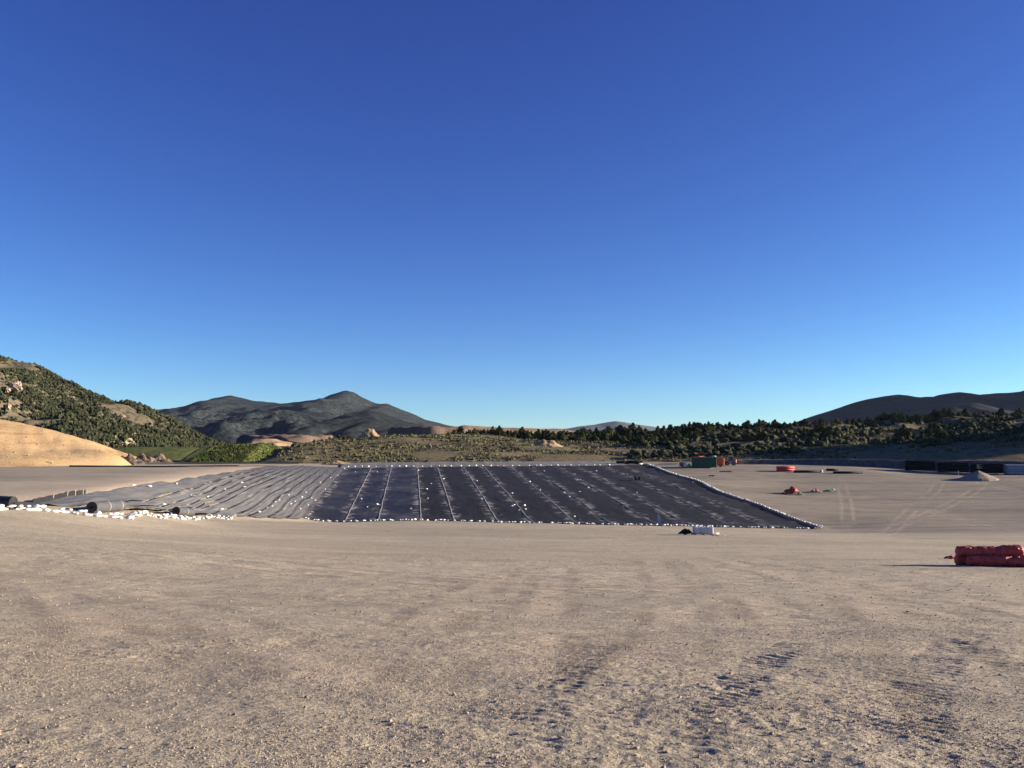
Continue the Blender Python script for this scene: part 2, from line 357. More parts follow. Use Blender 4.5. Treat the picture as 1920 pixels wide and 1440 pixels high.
def ground_patch(x0, x1, y0, y1, res, hole, lod):
    nx = int(round((x1 - x0) / res)) + 1; ny = int(round((y1 - y0) / res)) + 1
    X, Y = np.meshgrid(np.linspace(x0, x1, nx), np.linspace(y0, y1, ny)); Z = G(X, Y)
    if lod == 1:
        e = np.minimum(np.minimum(X - x0, x1 - X), np.minimum(Y - y0, y1 - Y)); Z = Z + relief(X, Y, False) * sstep(0, 6.0, e); LODZ.update(x0=x0, y0=y0, r=(x1 - x0) / (nx - 1), ry=(y1 - y0) / (ny - 1), Z=Z)
    elif lod == 0:
        e = np.minimum(np.minimum(X - x0, x1 - X) / 1.0, np.minimum((Y - y0) / .5, (y1 - Y) / 4.0)); w = sstep(0, 1, e)
        fx = (X - LODZ['x0']) / LODZ['r']; fy = (Y - LODZ['y0']) / LODZ['ry']; ix = np.floor(fx).astype(int); iy = np.floor(fy).astype(int); fx = fx - ix; fy = fy - iy; Q = LODZ['Z']
        zc = (Q[iy, ix] * (1 - fx) + Q[iy, ix + 1] * fx) * (1 - fy) + (Q[iy + 1, ix] * (1 - fx) + Q[iy + 1, ix + 1] * fx) * fy
        Z = zc * (1 - w) + (Z + relief(X, Y, True)) * w
    elif lod < 0:
        e = np.minimum(np.minimum(X - x0, x1 - X), np.minimum(Y - y0, y1 - Y)); w = sstep(0, 1.0 if lod == 0 else 6.0, e)
        rl = relief(X, Y, lod == 0)
        if lod == 0:
            rc = relief(X, Y, False) ; Z = Z + rc * (1 - w) + rl * w
        else: Z = Z + rl * w
    else:
        Z = Z + .05 * fbm(X * .12, Y * .2, 3, 3) * sstep(0, 14, np.maximum(np.maximum(-26 - X, X - 26), Y - 40))
        Z = Z - .45 * in_main(X, Y, .8) - .5 * in_left(X, Y)
    f = gridfaces(ny, nx)
    if hole:
        cx = (X[:-1, :-1] + X[1:, 1:]).ravel() / 2; cy = (Y[:-1, :-1] + Y[1:, 1:]).ravel() / 2
        f = f[~((cx > hole[0]) & (cx < hole[1]) & (cy > hole[2]) & (cy < hole[3]))]
    return np.stack([X.ravel(), Y.ravel(), Z.ravel()], 1), f
LODZ = {}
V1, f1 = ground_patch(-26, 26, -2, 40, .1, (-8.0, 8.0, 3.5, 14.0), 1)
V0, f0 = ground_patch(-8.0, 8.0, 3.5, 14.0, .025, None, 0)
V2, f2 = ground_patch(-170, 290, -30, 300, 1.0, (-26, 26, -2, 40), 2)
VV = np.concatenate([V0, V1, V2]); FF = np.concatenate([f0, f1 + len(V0), f2 + len(V0) + len(V1)])
gy, pale, dark = ground_attrs(VV[:, 0], VV[:, 1])
for kk, ln in enumerate(LANES):      # long faint wheel lanes, compacted pale dust with a darker scuffed rim
    lo = ln.min(0) - 4; hi = ln.max(0) + 4; k = (VV[:, 0] > lo[0]) & (VV[:, 0] < hi[0]) & (VV[:, 1] > lo[1]) & (VV[:, 1] < hi[1]); xx = VV[k, 0]; yy = VV[k, 1]
    r, al, s_, L_ = pl_dist(xx, yy, ln); brk = sstep(-.3, .3, fbm(xx * .35, yy * .35, 2, 300 + kk)) * sstep(0, 2, al) * sstep(L_, L_ - 2, al)
    for off in ((0,) if kk == 0 else (-.9, .9)):
        e = np.abs(np.where(np.abs(s_) < r + 1e-6, np.sign(s_) * r, s_) - off); pale[k] = np.maximum(pale[k], .5 * sstep(.42, .2, e) * brk); dark[k] = np.maximum(dark[k], .42 * sstep(.3, .48, e) * sstep(.95, .6, e) * brk)
n01 = len(V0) + len(V1); at = {'grey': gy, 'pale': pale, 'dark': dark}
for k in range(6):
    a = np.full(len(VV), 50.0); a[n01:] = track_sd(k, V2[:, 0], V2[:, 1]); at['trk%d' % k] = a
tag(link('ground', mesh_np('ground', VV, FF, True, at), M['ground']), kind='structure')
del V0, V1, V2, VV, FF

# loose pebbles and clods in the foreground (uncountable)
ICO_V = []; ph_ = (1 + 5 ** .5) / 2
for a, b in ((-1, ph_), (1, ph_), (-1, -ph_), (1, -ph_)): ICO_V.append((a, b, 0))
for a, b in ((-1, ph_), (1, ph_), (-1, -ph_), (1, -ph_)): ICO_V.append((0, a, b))
for a, b in ((-1, ph_), (1, ph_), (-1, -ph_), (1, -ph_)): ICO_V.append((b, 0, a))
ICO_V = np.array(ICO_V) / math.sqrt(1 + ph_ ** 2)
ICO_F = np.array([(0, 11, 5), (0, 5, 1), (0, 1, 7), (0, 7, 10), (0, 10, 11), (1, 5, 9), (5, 11, 4), (11, 10, 2), (10, 7, 6), (7, 1, 8), (3, 9, 4), (3, 4, 2), (3, 2, 6), (3, 6, 8), (3, 8, 9), (4, 9, 5), (2, 4, 11), (6, 2, 10), (8, 6, 7), (9, 8, 1)])
OCT_V = np.array([(1, 0, 0), (-1, 0, 0), (0, 1, 0), (0, -1, 0), (0, 0, 1), (0, 0, -1)], float)
OCT_F = np.array([(0, 2, 4), (2, 1, 4), (1, 3, 4), (3, 0, 4), (2, 0, 5), (1, 2, 5), (3, 1, 5), (0, 3, 5)])
def scatter_blobs(name, pos, sx, sz, mat, base='ico', jit=.3, smooth=False, tint=None, sink=.3):
    BV, BF = {'ico': (ICO_V, ICO_F), 'oct': (OCT_V, OCT_F), 'half': (OCT_V[:5], OCT_F[:4])}[base]; n = len(pos); k = len(BV)
    a = rng.uniform(0, 2 * math.pi, n); v = np.tile(BV, (n, 1, 1)) * (1 + rng.uniform(-jit, jit, (n, k, 1)))
    el = rng.uniform(.75, 1.3, n)
    x = v[:, :, 0] * sx[:, None] * el[:, None]; y = v[:, :, 1] * sx[:, None] / el[:, None]; z = v[:, :, 2] * sz[:, None]
    X = x * np.cos(a)[:, None] - y * np.sin(a)[:, None] + pos[:, 0:1]; Y = x * np.sin(a)[:, None] + y * np.cos(a)[:, None] + pos[:, 1:2]
    Z = z + pos[:, 2:3] + (sz * (1 - 2 * sink))[:, None] * 1.0
    Fc = (BF[None] + (np.arange(n) * k)[:, None, None]).reshape(-1, 3)
    tint = rng.uniform(0, 1, n) if tint is None else tint
    return link(name, mesh_np(name, np.stack([X, Y, Z], 2).reshape(-1, 3), Fc, smooth, {'tint': np.repeat(tint, k)}), mat)
t = NT('pebble'); ti = t.attr('tint'); M['pebble'] = t.fin(t.mix(ti, (.22, .175, .13), (.37, .30, .225)), .9, None, .15)
def relief_at(x, y): return G(x, y) + relief(x, y, True)
n = 150000; y = 4.0 + 12.0 * rng.random(n) ** 1.35; x = rng.uniform(-1, 1, n) * np.minimum(8, y * .72 + .6)
keep = rng.random(n) < (.25 + .75 * sstep(-.3, .35, fbm(x * .5, y * .5, 3, 40))); x = x[keep]; y = y[keep]
s = .004 + .007 * rng.random(len(x)) ** 3
tag(scatter_blobs('pebbles', np.stack([x, y, relief_at(x, y)], 1), s, s * .9, M['pebble'], 'half', .3, False, None, .5), kind='stuff')
n = 6500; y = 4.2 + 34 * rng.random(n) ** 1.5; x = rng.uniform(-1, 1, n) * np.minimum(25, y * .7 + 1)
s = .006 + .014 * rng.random(n) ** 5; m = (np.abs(x) < 8) & (y < 12.0)
z = np.where(m, relief_at(x, y), G(x, y) + relief(x, y, False)); s *= np.where(y > 14, 1.3, 1)
tag(scatter_blobs('clods', np.stack([x, y, z], 1), s, s * .7, M['pebble'], 'ico'), kind='stuff')
# ------------------------------------------------------------------ far terrain
def mat_hill(name, soil, soil2, veg, dens=.5, sc=1.0, rock=None):
    t = NT(name); p = t.geo(); a = t.noise(p, .045 * sc, 6, .6); b = t.noise(p, .35 * sc, 6, .7); v = t.voro(p, .22 * sc)
    c = t.mix(t.ramp(a, .35, .65), soil, soil2); c = t.mix(t.ramp(b, .62 - dens * .25, .70 - dens * .25), c, veg)
    if rock:
        r = t.noise(p, .012 * sc, 5, .65); c = t.mix(t.math('MULTIPLY', t.ramp(r, .60 + .05 * (sc < .5), .66 + .07 * (sc < .5)), t.ramp(b, .7, .45)), c, rock)
    h = t.noise(p, .5 * sc, 6, .75)
    return t.fin(c, .95, t.bump(h, .7, .5 / sc), .1)
M['sage_soil'] = mat_hill('sage_soil', (.20, .155, .085), (.13, .112, .062), (.07, .073, .04), .3, 1.0)
M['wood_soil'] = mat_hill('wood_soil', (.16, .125, .085), (.10, .088, .058), (.035, .042, .026), .5, .6, (.36, .28, .20))
M['far_slope'] = mat_hill('far_slope', (.058, .064, .064), (.040, .047, .049), (.010, .016, .018), .70, .30, (.16, .145, .13))
M['dark_slope'] = mat_hill('dark_slope', (.030, .034, .034), (.022, .027, .028), (.010, .014, .015), .7, .30)  # darker than far_slope; the right mountain's shade is put into the colour
M['blue_far'] = mat_hill('blue_far', (.10, .11, .11), (.14, .14, .14), (.07, .08, .08), .4, .03)  # lifted and bluish: some distance haze is put into the colour
M['tan_cut'] = mat_hill('tan_cut', (.34, .24, .15), (.27, .19, .12), (.24, .17, .11), .2, 1.0)
M['sand'] = mat_hill('sand_bank', (.52, .355, .19), (.43, .285, .145), (.33, .205, .105), .18, .9)
t = NT('sand_bank_soil'); p = t.geo(); a_ = t.noise(p, .06, 5, .6); st_ = t.noise(t.map(p, (.05, .05, .55), (0, .25, 0)), 1, 5, .6); fi = t.noise(p, 1.6, 6, .75)
c = t.mix(t.ramp(a_, .35, .65), (.50, .34, .185), (.42, .28, .145)); c = t.mix(t.math('MULTIPLY', t.ramp(st_, .55, .68), .75), c, (.24, .145, .08)); c = t.mix(t.math('MULTIPLY', t.ramp(st_, .42, .3), .5), c, (.58, .43, .27)); c = t.mix(t.math('MULTIPLY', t.ramp(fi, .58, .72), .6), c, (.27, .17, .09))
M['sand'] = t.fin(c, .95, t.bump(fi, .9, .35), .1)
M['spoil'] = mat_hill('spoil', (.13, .09, .07), (.19, .135, .105), (.08, .06, .05), .35, 2.0)
M['grass'] = mat_hill('grass_soil', (.08, .095, .028), (.12, .13, .04), (.035, .05, .017), .45, 1.5)
M['valley'] = mat_hill('valley_floor', (.12, .10, .06), (.09, .085, .05), (.05, .055, .035), .5, .1)
V = np.array([(-16000, 290, -9), (16000, 290, -9), (16000, 16000, -9), (-16000, 16000, -9)]); 
nn = 40; xs, ys = np.meshgrid(np.linspace(-11000, 11000, nn), np.linspace(285, 11000, nn))
tag(link('valley_floor', mesh_np('valley_floor', np.stack([xs.ravel(), ys.ravel(), np.full(xs.size, -9.0)], 1), gridfaces(nn, nn)), M['valley']), kind='structure')

# hill behind the pad (sagebrush left and centre, wooded and terraced right)
HP = []
def hp(*a): HP.append(tuple(P(*a)))
toe = [(545, 869, 262), (620, 869, 264), (700, 869.5, 265), (800, 868, 266), (900, 867, 268), (1050, 866, 268), (1200, 866, 267), (1300, 866, 264), (1400, 863, 262), (1500, 865, 262), (1640, 868, 258), (1750, 869, 252), (1900, 870, 246), (2100, 868, 246), (2400, 868, 240)]
for a in toe:
    hp(*a); q = P(*a); HP.append((q[0], q[1] - 22, q[2] - 5))
for a in ((528, 855, 275), (560, 838, 296), (590, 826, 318), (620, 823, 335), (700, 822, 338), (760, 818, 348), (830, 815, 360), (900, 816, 385), (560, 851, 280), (620, 846, 288), (750, 845, 293), (900, 845, 298), (1050, 846, 304), (1150, 847, 305),
          (1000, 834, 345), (1000, 822, 395), (1100, 833, 360), (1100, 822, 410), (1200, 830, 375), (1200, 818, 415), (1200, 847, 312), (1280, 842, 305), (1300, 818, 392), (1350, 803, 425), (1450, 801, 425), (1400, 822, 352), (1400, 845, 288), (1500, 805, 420), (1500, 830, 318), (1500, 850, 276),
          (1600, 815, 390), (1600, 836, 306), (1600, 855, 268), (1700, 800, 440), (1700, 826, 318), (1700, 850, 264), (1700, 792, 500), (1800, 790, 500), (1800, 815, 340), (1800, 840, 268), (1920, 785, 500), (1920, 808, 345), (1920, 836, 264), (1920, 856, 250),
          (2150, 780, 480), (2150, 800, 330), (2150, 840, 255)): hp(*a)
for q in ((-95, 282, -9), (-100, 300, -9), (-100, 330, -8), (-95, 360, -7), (-130, 400, -8), (-130, 480, -8), (0, 470, 2), (100, 520, 2), (220, 560, 8), (330, 620, 15), (-60, 560, -6), (60, 640, -6), (200, 720, -6), (400, 760, -2), (-150, 700, -9), (300, 248, 10), (300, 268, 34), (300, 290, 48), (300, 320, 38), (300, 352, 24), (380, 300, 50), (380, 250, 26), (450, 290, 40), (560, 280, 36), (560, 400, 34), (450, 400, 36), (500, 500, 26), (600, 700, 20)): HP.append(q)  # the high points far right form an unseen hill, added to shade the slope
H0 = RBF(HP, 7.0, .05)
def H(x, y): return H0(x, y) + sstep(60, 130, x) * sstep(285, 320, y) * (2.6 * ridged(x * .016 + y * .004, y * .010, 2, 29) - 1.6) + .45 * fbm(x * .045, y * .06, 4, 91) * sstep(262, 285, y) + 1.1 * fbm(x * .022, y * .03, 3, 95) * sstep(275, 320, y)
def heightfield(name, fn, x0, x1, y0, y1, rx, ry, mat, kind='structure'):
    nx = int((x1 - x0) / rx) + 1; ny = int((y1 - y0) / ry) + 1
    X, Y = np.meshgrid(np.linspace(x0, x1, nx), np.linspace(y0, y1, ny)); Z = fn(X, Y)
    o = link(name, mesh_np(name, np.stack([X.ravel(), Y.ravel(), Z.ravel()], 1), gridfaces(ny, nx)), mat)
    if kind: tag(o, kind=kind)
    return o
heightfield('hillside', H, -130, 560, 240, 760, 1.5, 1.8, M['sage_soil'])

# low earth berm along the far edge of the pad, right
bp = [P(1320, 868, 256), P(1400, 867, 254), P(1500, 869, 250), P(1600, 874, 244), P(1700, 879, 238), P(1800, 885, 233), P(1900, 890, 229), P(2050, 894, 226)]
ht = np.array([.5, 1.2, 1.5, 1.8, 2.2, 2.9, 3.0, 3.0])
u = np.linspace(0, 1, 160); c = polyline(bp, u); hh = np.interp(u, np.linspace(0, 1, 8), ht); prof = [(-3.4, -.35), (-2.4, .0), (-1.0, .85), (-.4, 1.0), (.6, 1.0), (1.8, .55), (4.5, -.6)]
pr = np.array(prof); gz_ = G(c[:, 0], c[:, 1]); VX = np.repeat(c[:, :1], 7, 1); VY = c[:, 1:2] + pr[None, :, 0]
V = np.stack([VX, VY, gz_[:, None] + pr[None, :, 1] * hh[:, None] + .12 * gnoise(VX * .4, VY + 3.)], 2).reshape(-1, 3)
M['berm'] = plain('berm_gravel', (.11, .095, .085), .95, .3, .8, .1, .1)
tag(link('earth_berm', mesh_np('earth_berm', V, gridfaces(160, 7)), M['berm']), 'long low earth berm along the far right edge of the pad', 'berm')

# mountains -------------------------------------------------------
def mountain(name, sil, Yc, Yb, Yback, z0, mat, relief_amp, xs, res, seed, px0, px1, pw=1.0, warp=.35):
    sp = np.array([P(a, b, Yc) for a, b in sil]); x0 = (px0 - 960) / F * Yc; x1 = (px1 - 960) / F * Yc
    def fn(X, Y):
        wx = X + warp * xs * fbm(X / xs * .5, Y / xs * .5, 2, seed + 5)
        t = np.clip((Y - Yb) / (Yc - Yb), 0, 1); tb = np.clip((Y - Yc) / (Yback - Yc), 0, 1)
        hc = np.interp(X, sp[:, 0], sp[:, 2]) - z0
        hw = np.interp(wx, sp[:, 0], sp[:, 2]) - z0
        h = hc * t ** 2 + hw * (1 - t ** 2)
        prof_ = np.where(Y < Yc, t ** pw, 1 - sstep(0, 1, tb))
        amp = (4 * t * (1 - t) * .85 * (1 - t) ** .4 + .03 * t) * np.where(Y < Yc, 1, 0) + .1 * (1 - tb) * (Y >= Yc)
        r = ridged(wx / xs, Y / xs * .38, 4, seed) - .7 + .4 * ridged(wx / xs * 2.7 + 4, Y / xs * 1.1, 3, seed + 8)
        return z0 + h * prof_ + relief_amp * r * amp * np.clip(h / (np.abs(h).max() + 1e-6) * 2, .15, 1) + .06 * relief_amp * fbm(X / xs * 4, Y / xs * 4, 3, seed + 3)
    return heightfield(name, fn, x0, x1, Yb, Yback, res, res, mat), fn
mountain('mountain', [(150, 800), (230, 780), (285, 770), (330, 767), (372, 759), (400, 750), (420, 745), (432, 744), (445, 748), (470, 752), (500, 756), (520, 757), (560, 755), (590, 752), (605, 748), (622, 741), (638, 735.5), (650, 733.5), (662, 736), (680, 746), (695, 753), (706, 757), (727, 758), (740, 764), (765, 775), (800, 789), (835, 798), (870, 803), (960, 812)], 4200, 2600, 5200, -12, M['far_slope'], 60, 520, 11, 3, 100, 1000, 1.25, .2)
mountain('foothill', [(250, 835), (330, 822), (400, 800), (450, 786), (500, 778), (540, 774), (580, 772), (620, 776), (660, 790), (700, 802), (760, 815), (800, 830)], 2700, 1700, 3300, -12, M['far_slope'], 40, 260, 8, 23, 200, 830, .9)
mountain('foothill', [(590, 815), (620, 796), (640, 784), (665, 774), (690, 771), (715, 775), (745, 786), (790, 799), (840, 809), (900, 820)], 2500, 1700, 3000, -12, M['dark_slope'], 24, 240, 8, 41, 560, 930, .9)
mountain('mountain', [(1440, 812), (1480, 800), (1520, 785), (1545, 775), (1575, 766), (1600, 757), (1640, 746), (1665, 742), (1690, 739.5), (1706, 743), (1722, 746), (1760, 744), (1780, 738), (1800, 735), (1815, 737), (1832, 741), (1870, 738), (1900, 736), (1930, 732), (2000, 712), (2150, 655), (2400, 560), (2700, 470), (2900, 420)], 2600, 1500, 3400, -10, M['dark_slope'], 26, 300, 9, 61, 1400, 2850, .9, .15)  # outline past the right edge is an unseen rise, added to shade it
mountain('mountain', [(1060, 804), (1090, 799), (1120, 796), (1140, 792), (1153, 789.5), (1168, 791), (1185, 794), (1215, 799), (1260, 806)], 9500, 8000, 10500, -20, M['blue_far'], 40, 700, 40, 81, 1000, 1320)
mountain('mesa', [(820, 812), (850, 803), (870, 797), (905, 800), (950, 802), (1000, 803), (1060, 806), (1120, 812)], 1500, 1420, 1800, -9, M['tan_cut'], 5, 60, 5, 87, 800, 1140, .5)
# wooded hill on the left
lh, LH = mountain('wooded_hill', [(-400, 560), (-200, 608), (-100, 640), (0, 672), (20, 676), (60, 692), (80, 699), (100, 710), (130, 726), (160, 741), (190, 752), (215, 765), (260, 790), (330, 815), (430, 842), (520, 850)], 760, 430, 950, -9, M['wood_soil'], 26, 85, 3.2, 111, -420, 520, .8)
lk, LK = mountain('wooded_knoll', [(60, 852), (130, 815), (170, 786), (195, 767), (215, 759), (233, 755.5), (250, 759), (270, 768), (300, 783), (335, 803), (370, 822), (400, 833), (450, 842)], 600, 430, 720, -9, M['wood_soil'], 11, 60, 2.4, 131, 40, 470, .8)
t = NT('woodland'); ti = t.attr('tint'); M['woodland'] = t.fin(t.mix(ti, (.020, .025, .014), (.052, .055, .028)), .9, None, .1)
pos = []; 
n = 80000; Y = rng.uniform(435, 790, n); X = rng.uniform(-560, -150, n); zz = np.maximum(LH(X, Y), LK(X, Y))
px = X / Y * F + 960; d = fbm(X * .02, Y * .02, 3, 7) + .25 * sstep(40, 0, zz); k = (px > -60) & (px < 470) & (zz > -8) & (d > -.36 + .55 * rng.random(n))
pos = np.stack([X[k], Y[k], zz[k]], 1); s = rng.uniform(.55, 1.55, len(pos))
tag(scatter_blobs('woodland', pos, s, s * rng.uniform(.75, 1.25, len(s)), M['woodland'], 'oct', .35, False, None, .15), kind='stuff')
# rock outcrops on the wooded hill
M['rock'] = plain('outcrop_rock', (.35, .265, .19), .95, .3, .25, .1, .4)
def boulder(name, px, py, Yg, w, h, label, group=None, mat='rock'):
    me = mesh_np(name, *(lambda: (None, None))()) if 0 else None
    n_ = 3; bm_v = []; 
    th = np.linspace(0, math.pi, 11); pa = np.linspace(0, 2 * math.pi, 17)[:-1]
    T, A = np.meshgrid(th, pa, indexing='ij'); sd_ = int(px * 7 + py)
    r = 1 + .45 * fbm(np.cos(A) * np.sin(T) * 1.7 + sd_, np.sin(A) * np.sin(T) * 1.7 + np.cos(T) * 2.3, 3, sd_ % 97)
    Vb = np.stack([r * np.sin(T) * np.cos(A) * w / 2, r * np.sin(T) * np.sin(A) * w / 2.4, r * np.cos(T) * h / 2], 2)
    Vb = Vb.reshape(-1, 3); f = []
    for i in range(10):
        for j in range(16): f.append((i * 16 + j, i * 16 + (j + 1) % 16, i * 16 + 16 + (j + 1) % 16, i * 16 + 16 + j))
    o = link(name, mesh_np(name, Vb, np.array(f), False), M[mat]); q = P(px, py, Yg); o.location = q
    tag(o, label, 'rock', group); return o
def hillspot(px, py, fn, lo, hi):
    e1 = P(px, py, 1.0); Ys = np.linspace(lo, hi, 400); b = e1[2] * Ys <= fn(e1[0] * Ys, Ys); return Ys[np.argmax(b)] if b.any() else hi
LL = lambda x, y: np.maximum(LH(x, y), LK(x, y))
for (px, py, w, h, lab) in ((30, 725, 26, 24, 'large pale orange rock outcrop high on the left wooded hillside'), (14, 731, 12, 12, 'small pale outcrop left of the large one on the wooded hillside'), (68, 706, 18, 9, 'pale rock outcrop just below the skyline of the left hill'), (16, 762, 13, 12, 'lone tan outcrop low on the left wooded hillside'), (114, 724, 16, 8, 'tan outcrop on the skyline shoulder of the left hill'), (133, 745, 16, 6, 'flat pale ledge in the middle of the left hill'), (229, 781, 14, 8, 'pale outcrop under the top of the wooded knoll'), (292, 816, 13, 6, 'pale ledge low on the right flank of the wooded knoll'), (315, 819, 10, 5, 'small tan ledge at the right foot of the wooded knoll')):
    Yq = hillspot(px, py, LL, 440, 800); k = Yq / F; boulder('rock_outcrop', px, py, Yq + 1, w * k * .8, h * k * .85, lab)

# sand bank at the left edge of the pad
BP = [tuple(P(*a)) for a in ((-300, 878, 190), (-100, 876, 198), (0, 876, 203), (100, 873, 212), (190, 870, 222), (235, 862, 232), (-300, 735, 240), (-150, 765, 240), (0, 790, 240), (60, 803, 241), (120, 821, 242), (170, 838, 243), (205, 849, 244), (232, 856, 245), (0, 833, 221), (100, 845, 228), (-200, 820, 215), (-500, 700, 240), (-500, 870, 180))]
BP += [(q[0], q[1] - 14, q[2] - 4) for q in BP[:6]] + [(-130, 262, 2), (-105, 262, -6), (-180, 270, 10), (-95, 258, -8), (-140, 290, -4), (-250, 280, 10), (-100, 235, -7)]
BK = RBF(BP, 5.0, .02)
def bank(x, y):
    z = BK(x, y); w = sstep(203, 212, y); return z + .16 * w * ridged(x * .2 + y * .12, y * .05, 4, 6) - .1 * w + .22 * fbm(x * .07, y * .07, 2, 8) + .10 * w * fbm(x * .6, y * .6, 4, 12)
heightfield('sand_bank', bank, -270, -88, 180, 292, .9, .9, M['sand'])
# small stones on the bank
n = 110; X = rng.uniform(-150, -104, n); Y = rng.uniform(206, 243, n); s = .10 + .25 * rng.random(n) ** 4
tag(scatter_blobs('bank_stones', np.stack([X, Y, bank(X, Y)], 1), s, s * .7, M['pebble'], 'ico'), kind='stuff')

# spoil heaps beside the bank, each a heap of its own
def heap(name, px, py, Yg, w, h, dp, mat, label, cat, group=None, seed=0, rough=.25, sharp=1.0, fl=0.0, irr=.25):
    q = P(px, py, Yg); nn_ = 34
    if name == 'gravel_pile': q[2] = float(G(q[0], q[1])) + .1
    a = np.linspace(-1, 1, nn_); X, Y = np.meshgrid(a, a)
    rr = np.sqrt(X ** 2 + Y ** 2) * (1 + irr * fbm(X * 1.3 + seed, Y * 1.3, 2, seed)); Z = np.clip(1 - rr, fl * 0, None) ** sharp
    if fl: Z = np.minimum(Z, 1 - fl) / (1 - fl)
    Z = Z * h * (1 + rough * fbm(X * 3 + seed, Y * 3, 3, seed + 4)) + .06 * h * rough * 4 * fbm(X * 7, Y * 7, 2, seed + 9) * (Z > 0) - (.5 if name == 'gravel_pile' else .9) * (rr > .98)
    V_ = np.stack([X.ravel() * w / 2, Y.ravel() * dp / 2, Z.ravel() - .05], 1)
    o = link(name, mesh_np(name, V_, gridfaces(nn_, nn_)), M[mat]); o.location = q
    return tag(o, label, cat, group)
heap('dirt_heap', 188, 871, 228, 9.5, 2.3, 6, 'spoil', 'dark pointed dirt heap at the right foot of the sand bank', 'dirt heap', seed=2, rough=.12)
heap('dirt_heap', 240, 870, 238, 11, 2.6, 7, 'spoil', 'reddish lumpy dirt heap, second from the sand bank', 'dirt heap', seed=5, rough=.5)
heap('dirt_heap', 268, 869, 244, 9, 2.5, 6, 'spoil', 'reddish lumpy dirt heap, third from the sand bank', 'dirt heap', seed=9, rough=.6)
heap('dirt_heap', 298, 869, 246, 10, 2.2, 6, 'spoil', 'reddish lumpy dirt heap beside the green bank', 'dirt heap', seed=14, rough=.6)
heap('dirt_heap', 215, 866, 252, 14, 2.4, 6, 'tan_cut', 'pale tan dirt heap behind the reddish heaps', 'dirt heap', seed=17, rough=.4)

# green knoll and green grass bank
def knoll(x, y):
    q = P(290, 838, 345); return -9 + (q[2] + 9) * np.exp(-((x - q[0]) / 34) ** 4) * np.exp(-((y - 350) / 42) ** 2) + .2 * fbm(x * .08, y * .08, 3, 2)
heightfield('green_knoll', knoll, -210, -90, 262, 420, 1.4, 1.6, M['grass'])
GB = [P(322, 868, 268), P(360, 841, 285), P(400, 839, 290), P(450, 836, 296), P(500, 833, 302), P(515, 833, 304)]
def gbank(x, y):
    crest = np.interp(x, [p[0] for p in GB], [p[2] for p in GB]); xr = P(512, 833, 304)[0]; xl = GB[0][0]
    t = np.clip((y - 266 - .0 * x) / 24, 0, 1); base = -7.2
    z = base + (crest - base) * (t ** .8) ; z = np.where(x < GB[1][0], np.minimum(z, base + (crest - base)), z)
    z = np.where(x > xr, z - (x - xr) * .75, z); z = np.where(y > 306, z - (y - 306) * .12, z)
    return np.maximum(z, -9.5) + .22 * fbm(x * .18, y * .18, 3, 31) * (z > -7)
heightfield('grass_bank', gbank, -122, -66, 262, 350, .7, .7, M['grass'])
# tufts on the grass bank (uncountable)
t = NT('grass_tuft'); ti = t.attr('tint'); M['tuft'] = t.fin(t.mix(ti, (.03, .05, .014), (.12, .125, .038)), .9, None, .1)
n = 5200; X = rng.uniform(-100, -72, n); Y = rng.uniform(266, 306, n); k = gbank(X, Y) > -6.9; X = X[k]; Y = Y[k]; s = rng.uniform(.1, .28, len(X))
tag(scatter_blobs('grass_tufts', np.stack([X, Y, gbank(X, Y)], 1), s, s * 1.0, M['tuft'], 'oct', .4, False, np.clip(.5 + .8 * fbm(X * .12, Y * .12, 3, 4), 0, 1), .2), kind='stuff')

# cut banks and spoil mounds between the hill and the mountains
heap('spoil_mound', 545, 835, 640, 75, 6.8, 60, 'spoil', 'long flat-topped dark spoil mound with a tan top left of centre', 'mound', seed=31, rough=.25, fl=.82)
heap('spoil_mound', 500, 834, 600, 34, 4.0, 40, 'tan_cut', 'low tan tongue at the left end of the flat spoil mound', 'mound', seed=33, rough=.1, fl=.4)
heap('spoil_mound', 694, 826, 560, 17, 7.2, 14, 'tan_cut', 'small sunlit tan dirt mound on the skyline of the sage hill', 'mound', seed=37, rough=.15, fl=.3)
heap('spoil_mound', 800, 822, 620, 62, 7.8, 40, 'spoil', 'wide dark flat mound right of the tan one', 'mound', seed=39, rough=.12, fl=.84)
heap('spoil_mound', 1022, 838, 335, 14, 2.4, 9, 'tan_cut', 'bare tan dirt scar in the sagebrush before the tree line', 'mound', seed=43, rough=.3, fl=.3)
heap('spoil_mound', 632, 870, 258, 9, 1.1, 4, 'sand', 'long pale sand heap behind the upper left corner of the liner', 'sand heap', seed=47, rough=.2)
M['gravel'] = plain('gravel_heap', (.27, .225, .175), .95, .25, 3, .1, .05)
heap('gravel_pile', 1834, 891, 212, 9.4, 2.1, 8, 'gravel', 'cone of grey gravel on the pad in front of the black pipes', 'gravel pile', seed=53, rough=.05, sharp=1.0, irr=.07)

# sagebrush (uncountable ground cover)
t = NT('sagebrush'); ti = t.attr('tint'); M['sagebrush'] = t.fin(t.mix(ti, (.05, .052, .028), (.165, .152, .083)), .95, None, .08)
n = 46000; X = rng.uniform(-95, 330, n); Y = rng.uniform(263, 440, n); zz = H(X, Y); px = X / Y * F + 960
dens = np.where(px < 1250, .85, .75) * sstep(-.45, .1, fbm(X * .03, Y * .03, 3, 71)); k = (zz > G(X, Y) + .05) & (rng.random(n) < dens) & (px > 520) & (px < 2050)
X = X[k]; Y = Y[k]; s = rng.uniform(.2, .58, len(X))
tag(scatter_blobs('sagebrush', np.stack([X, Y, zz[k]], 1), s, s * .8, M['sagebrush'], 'oct', .4, False, rng.random(len(X)) ** 1.5, .2), kind='stuff')

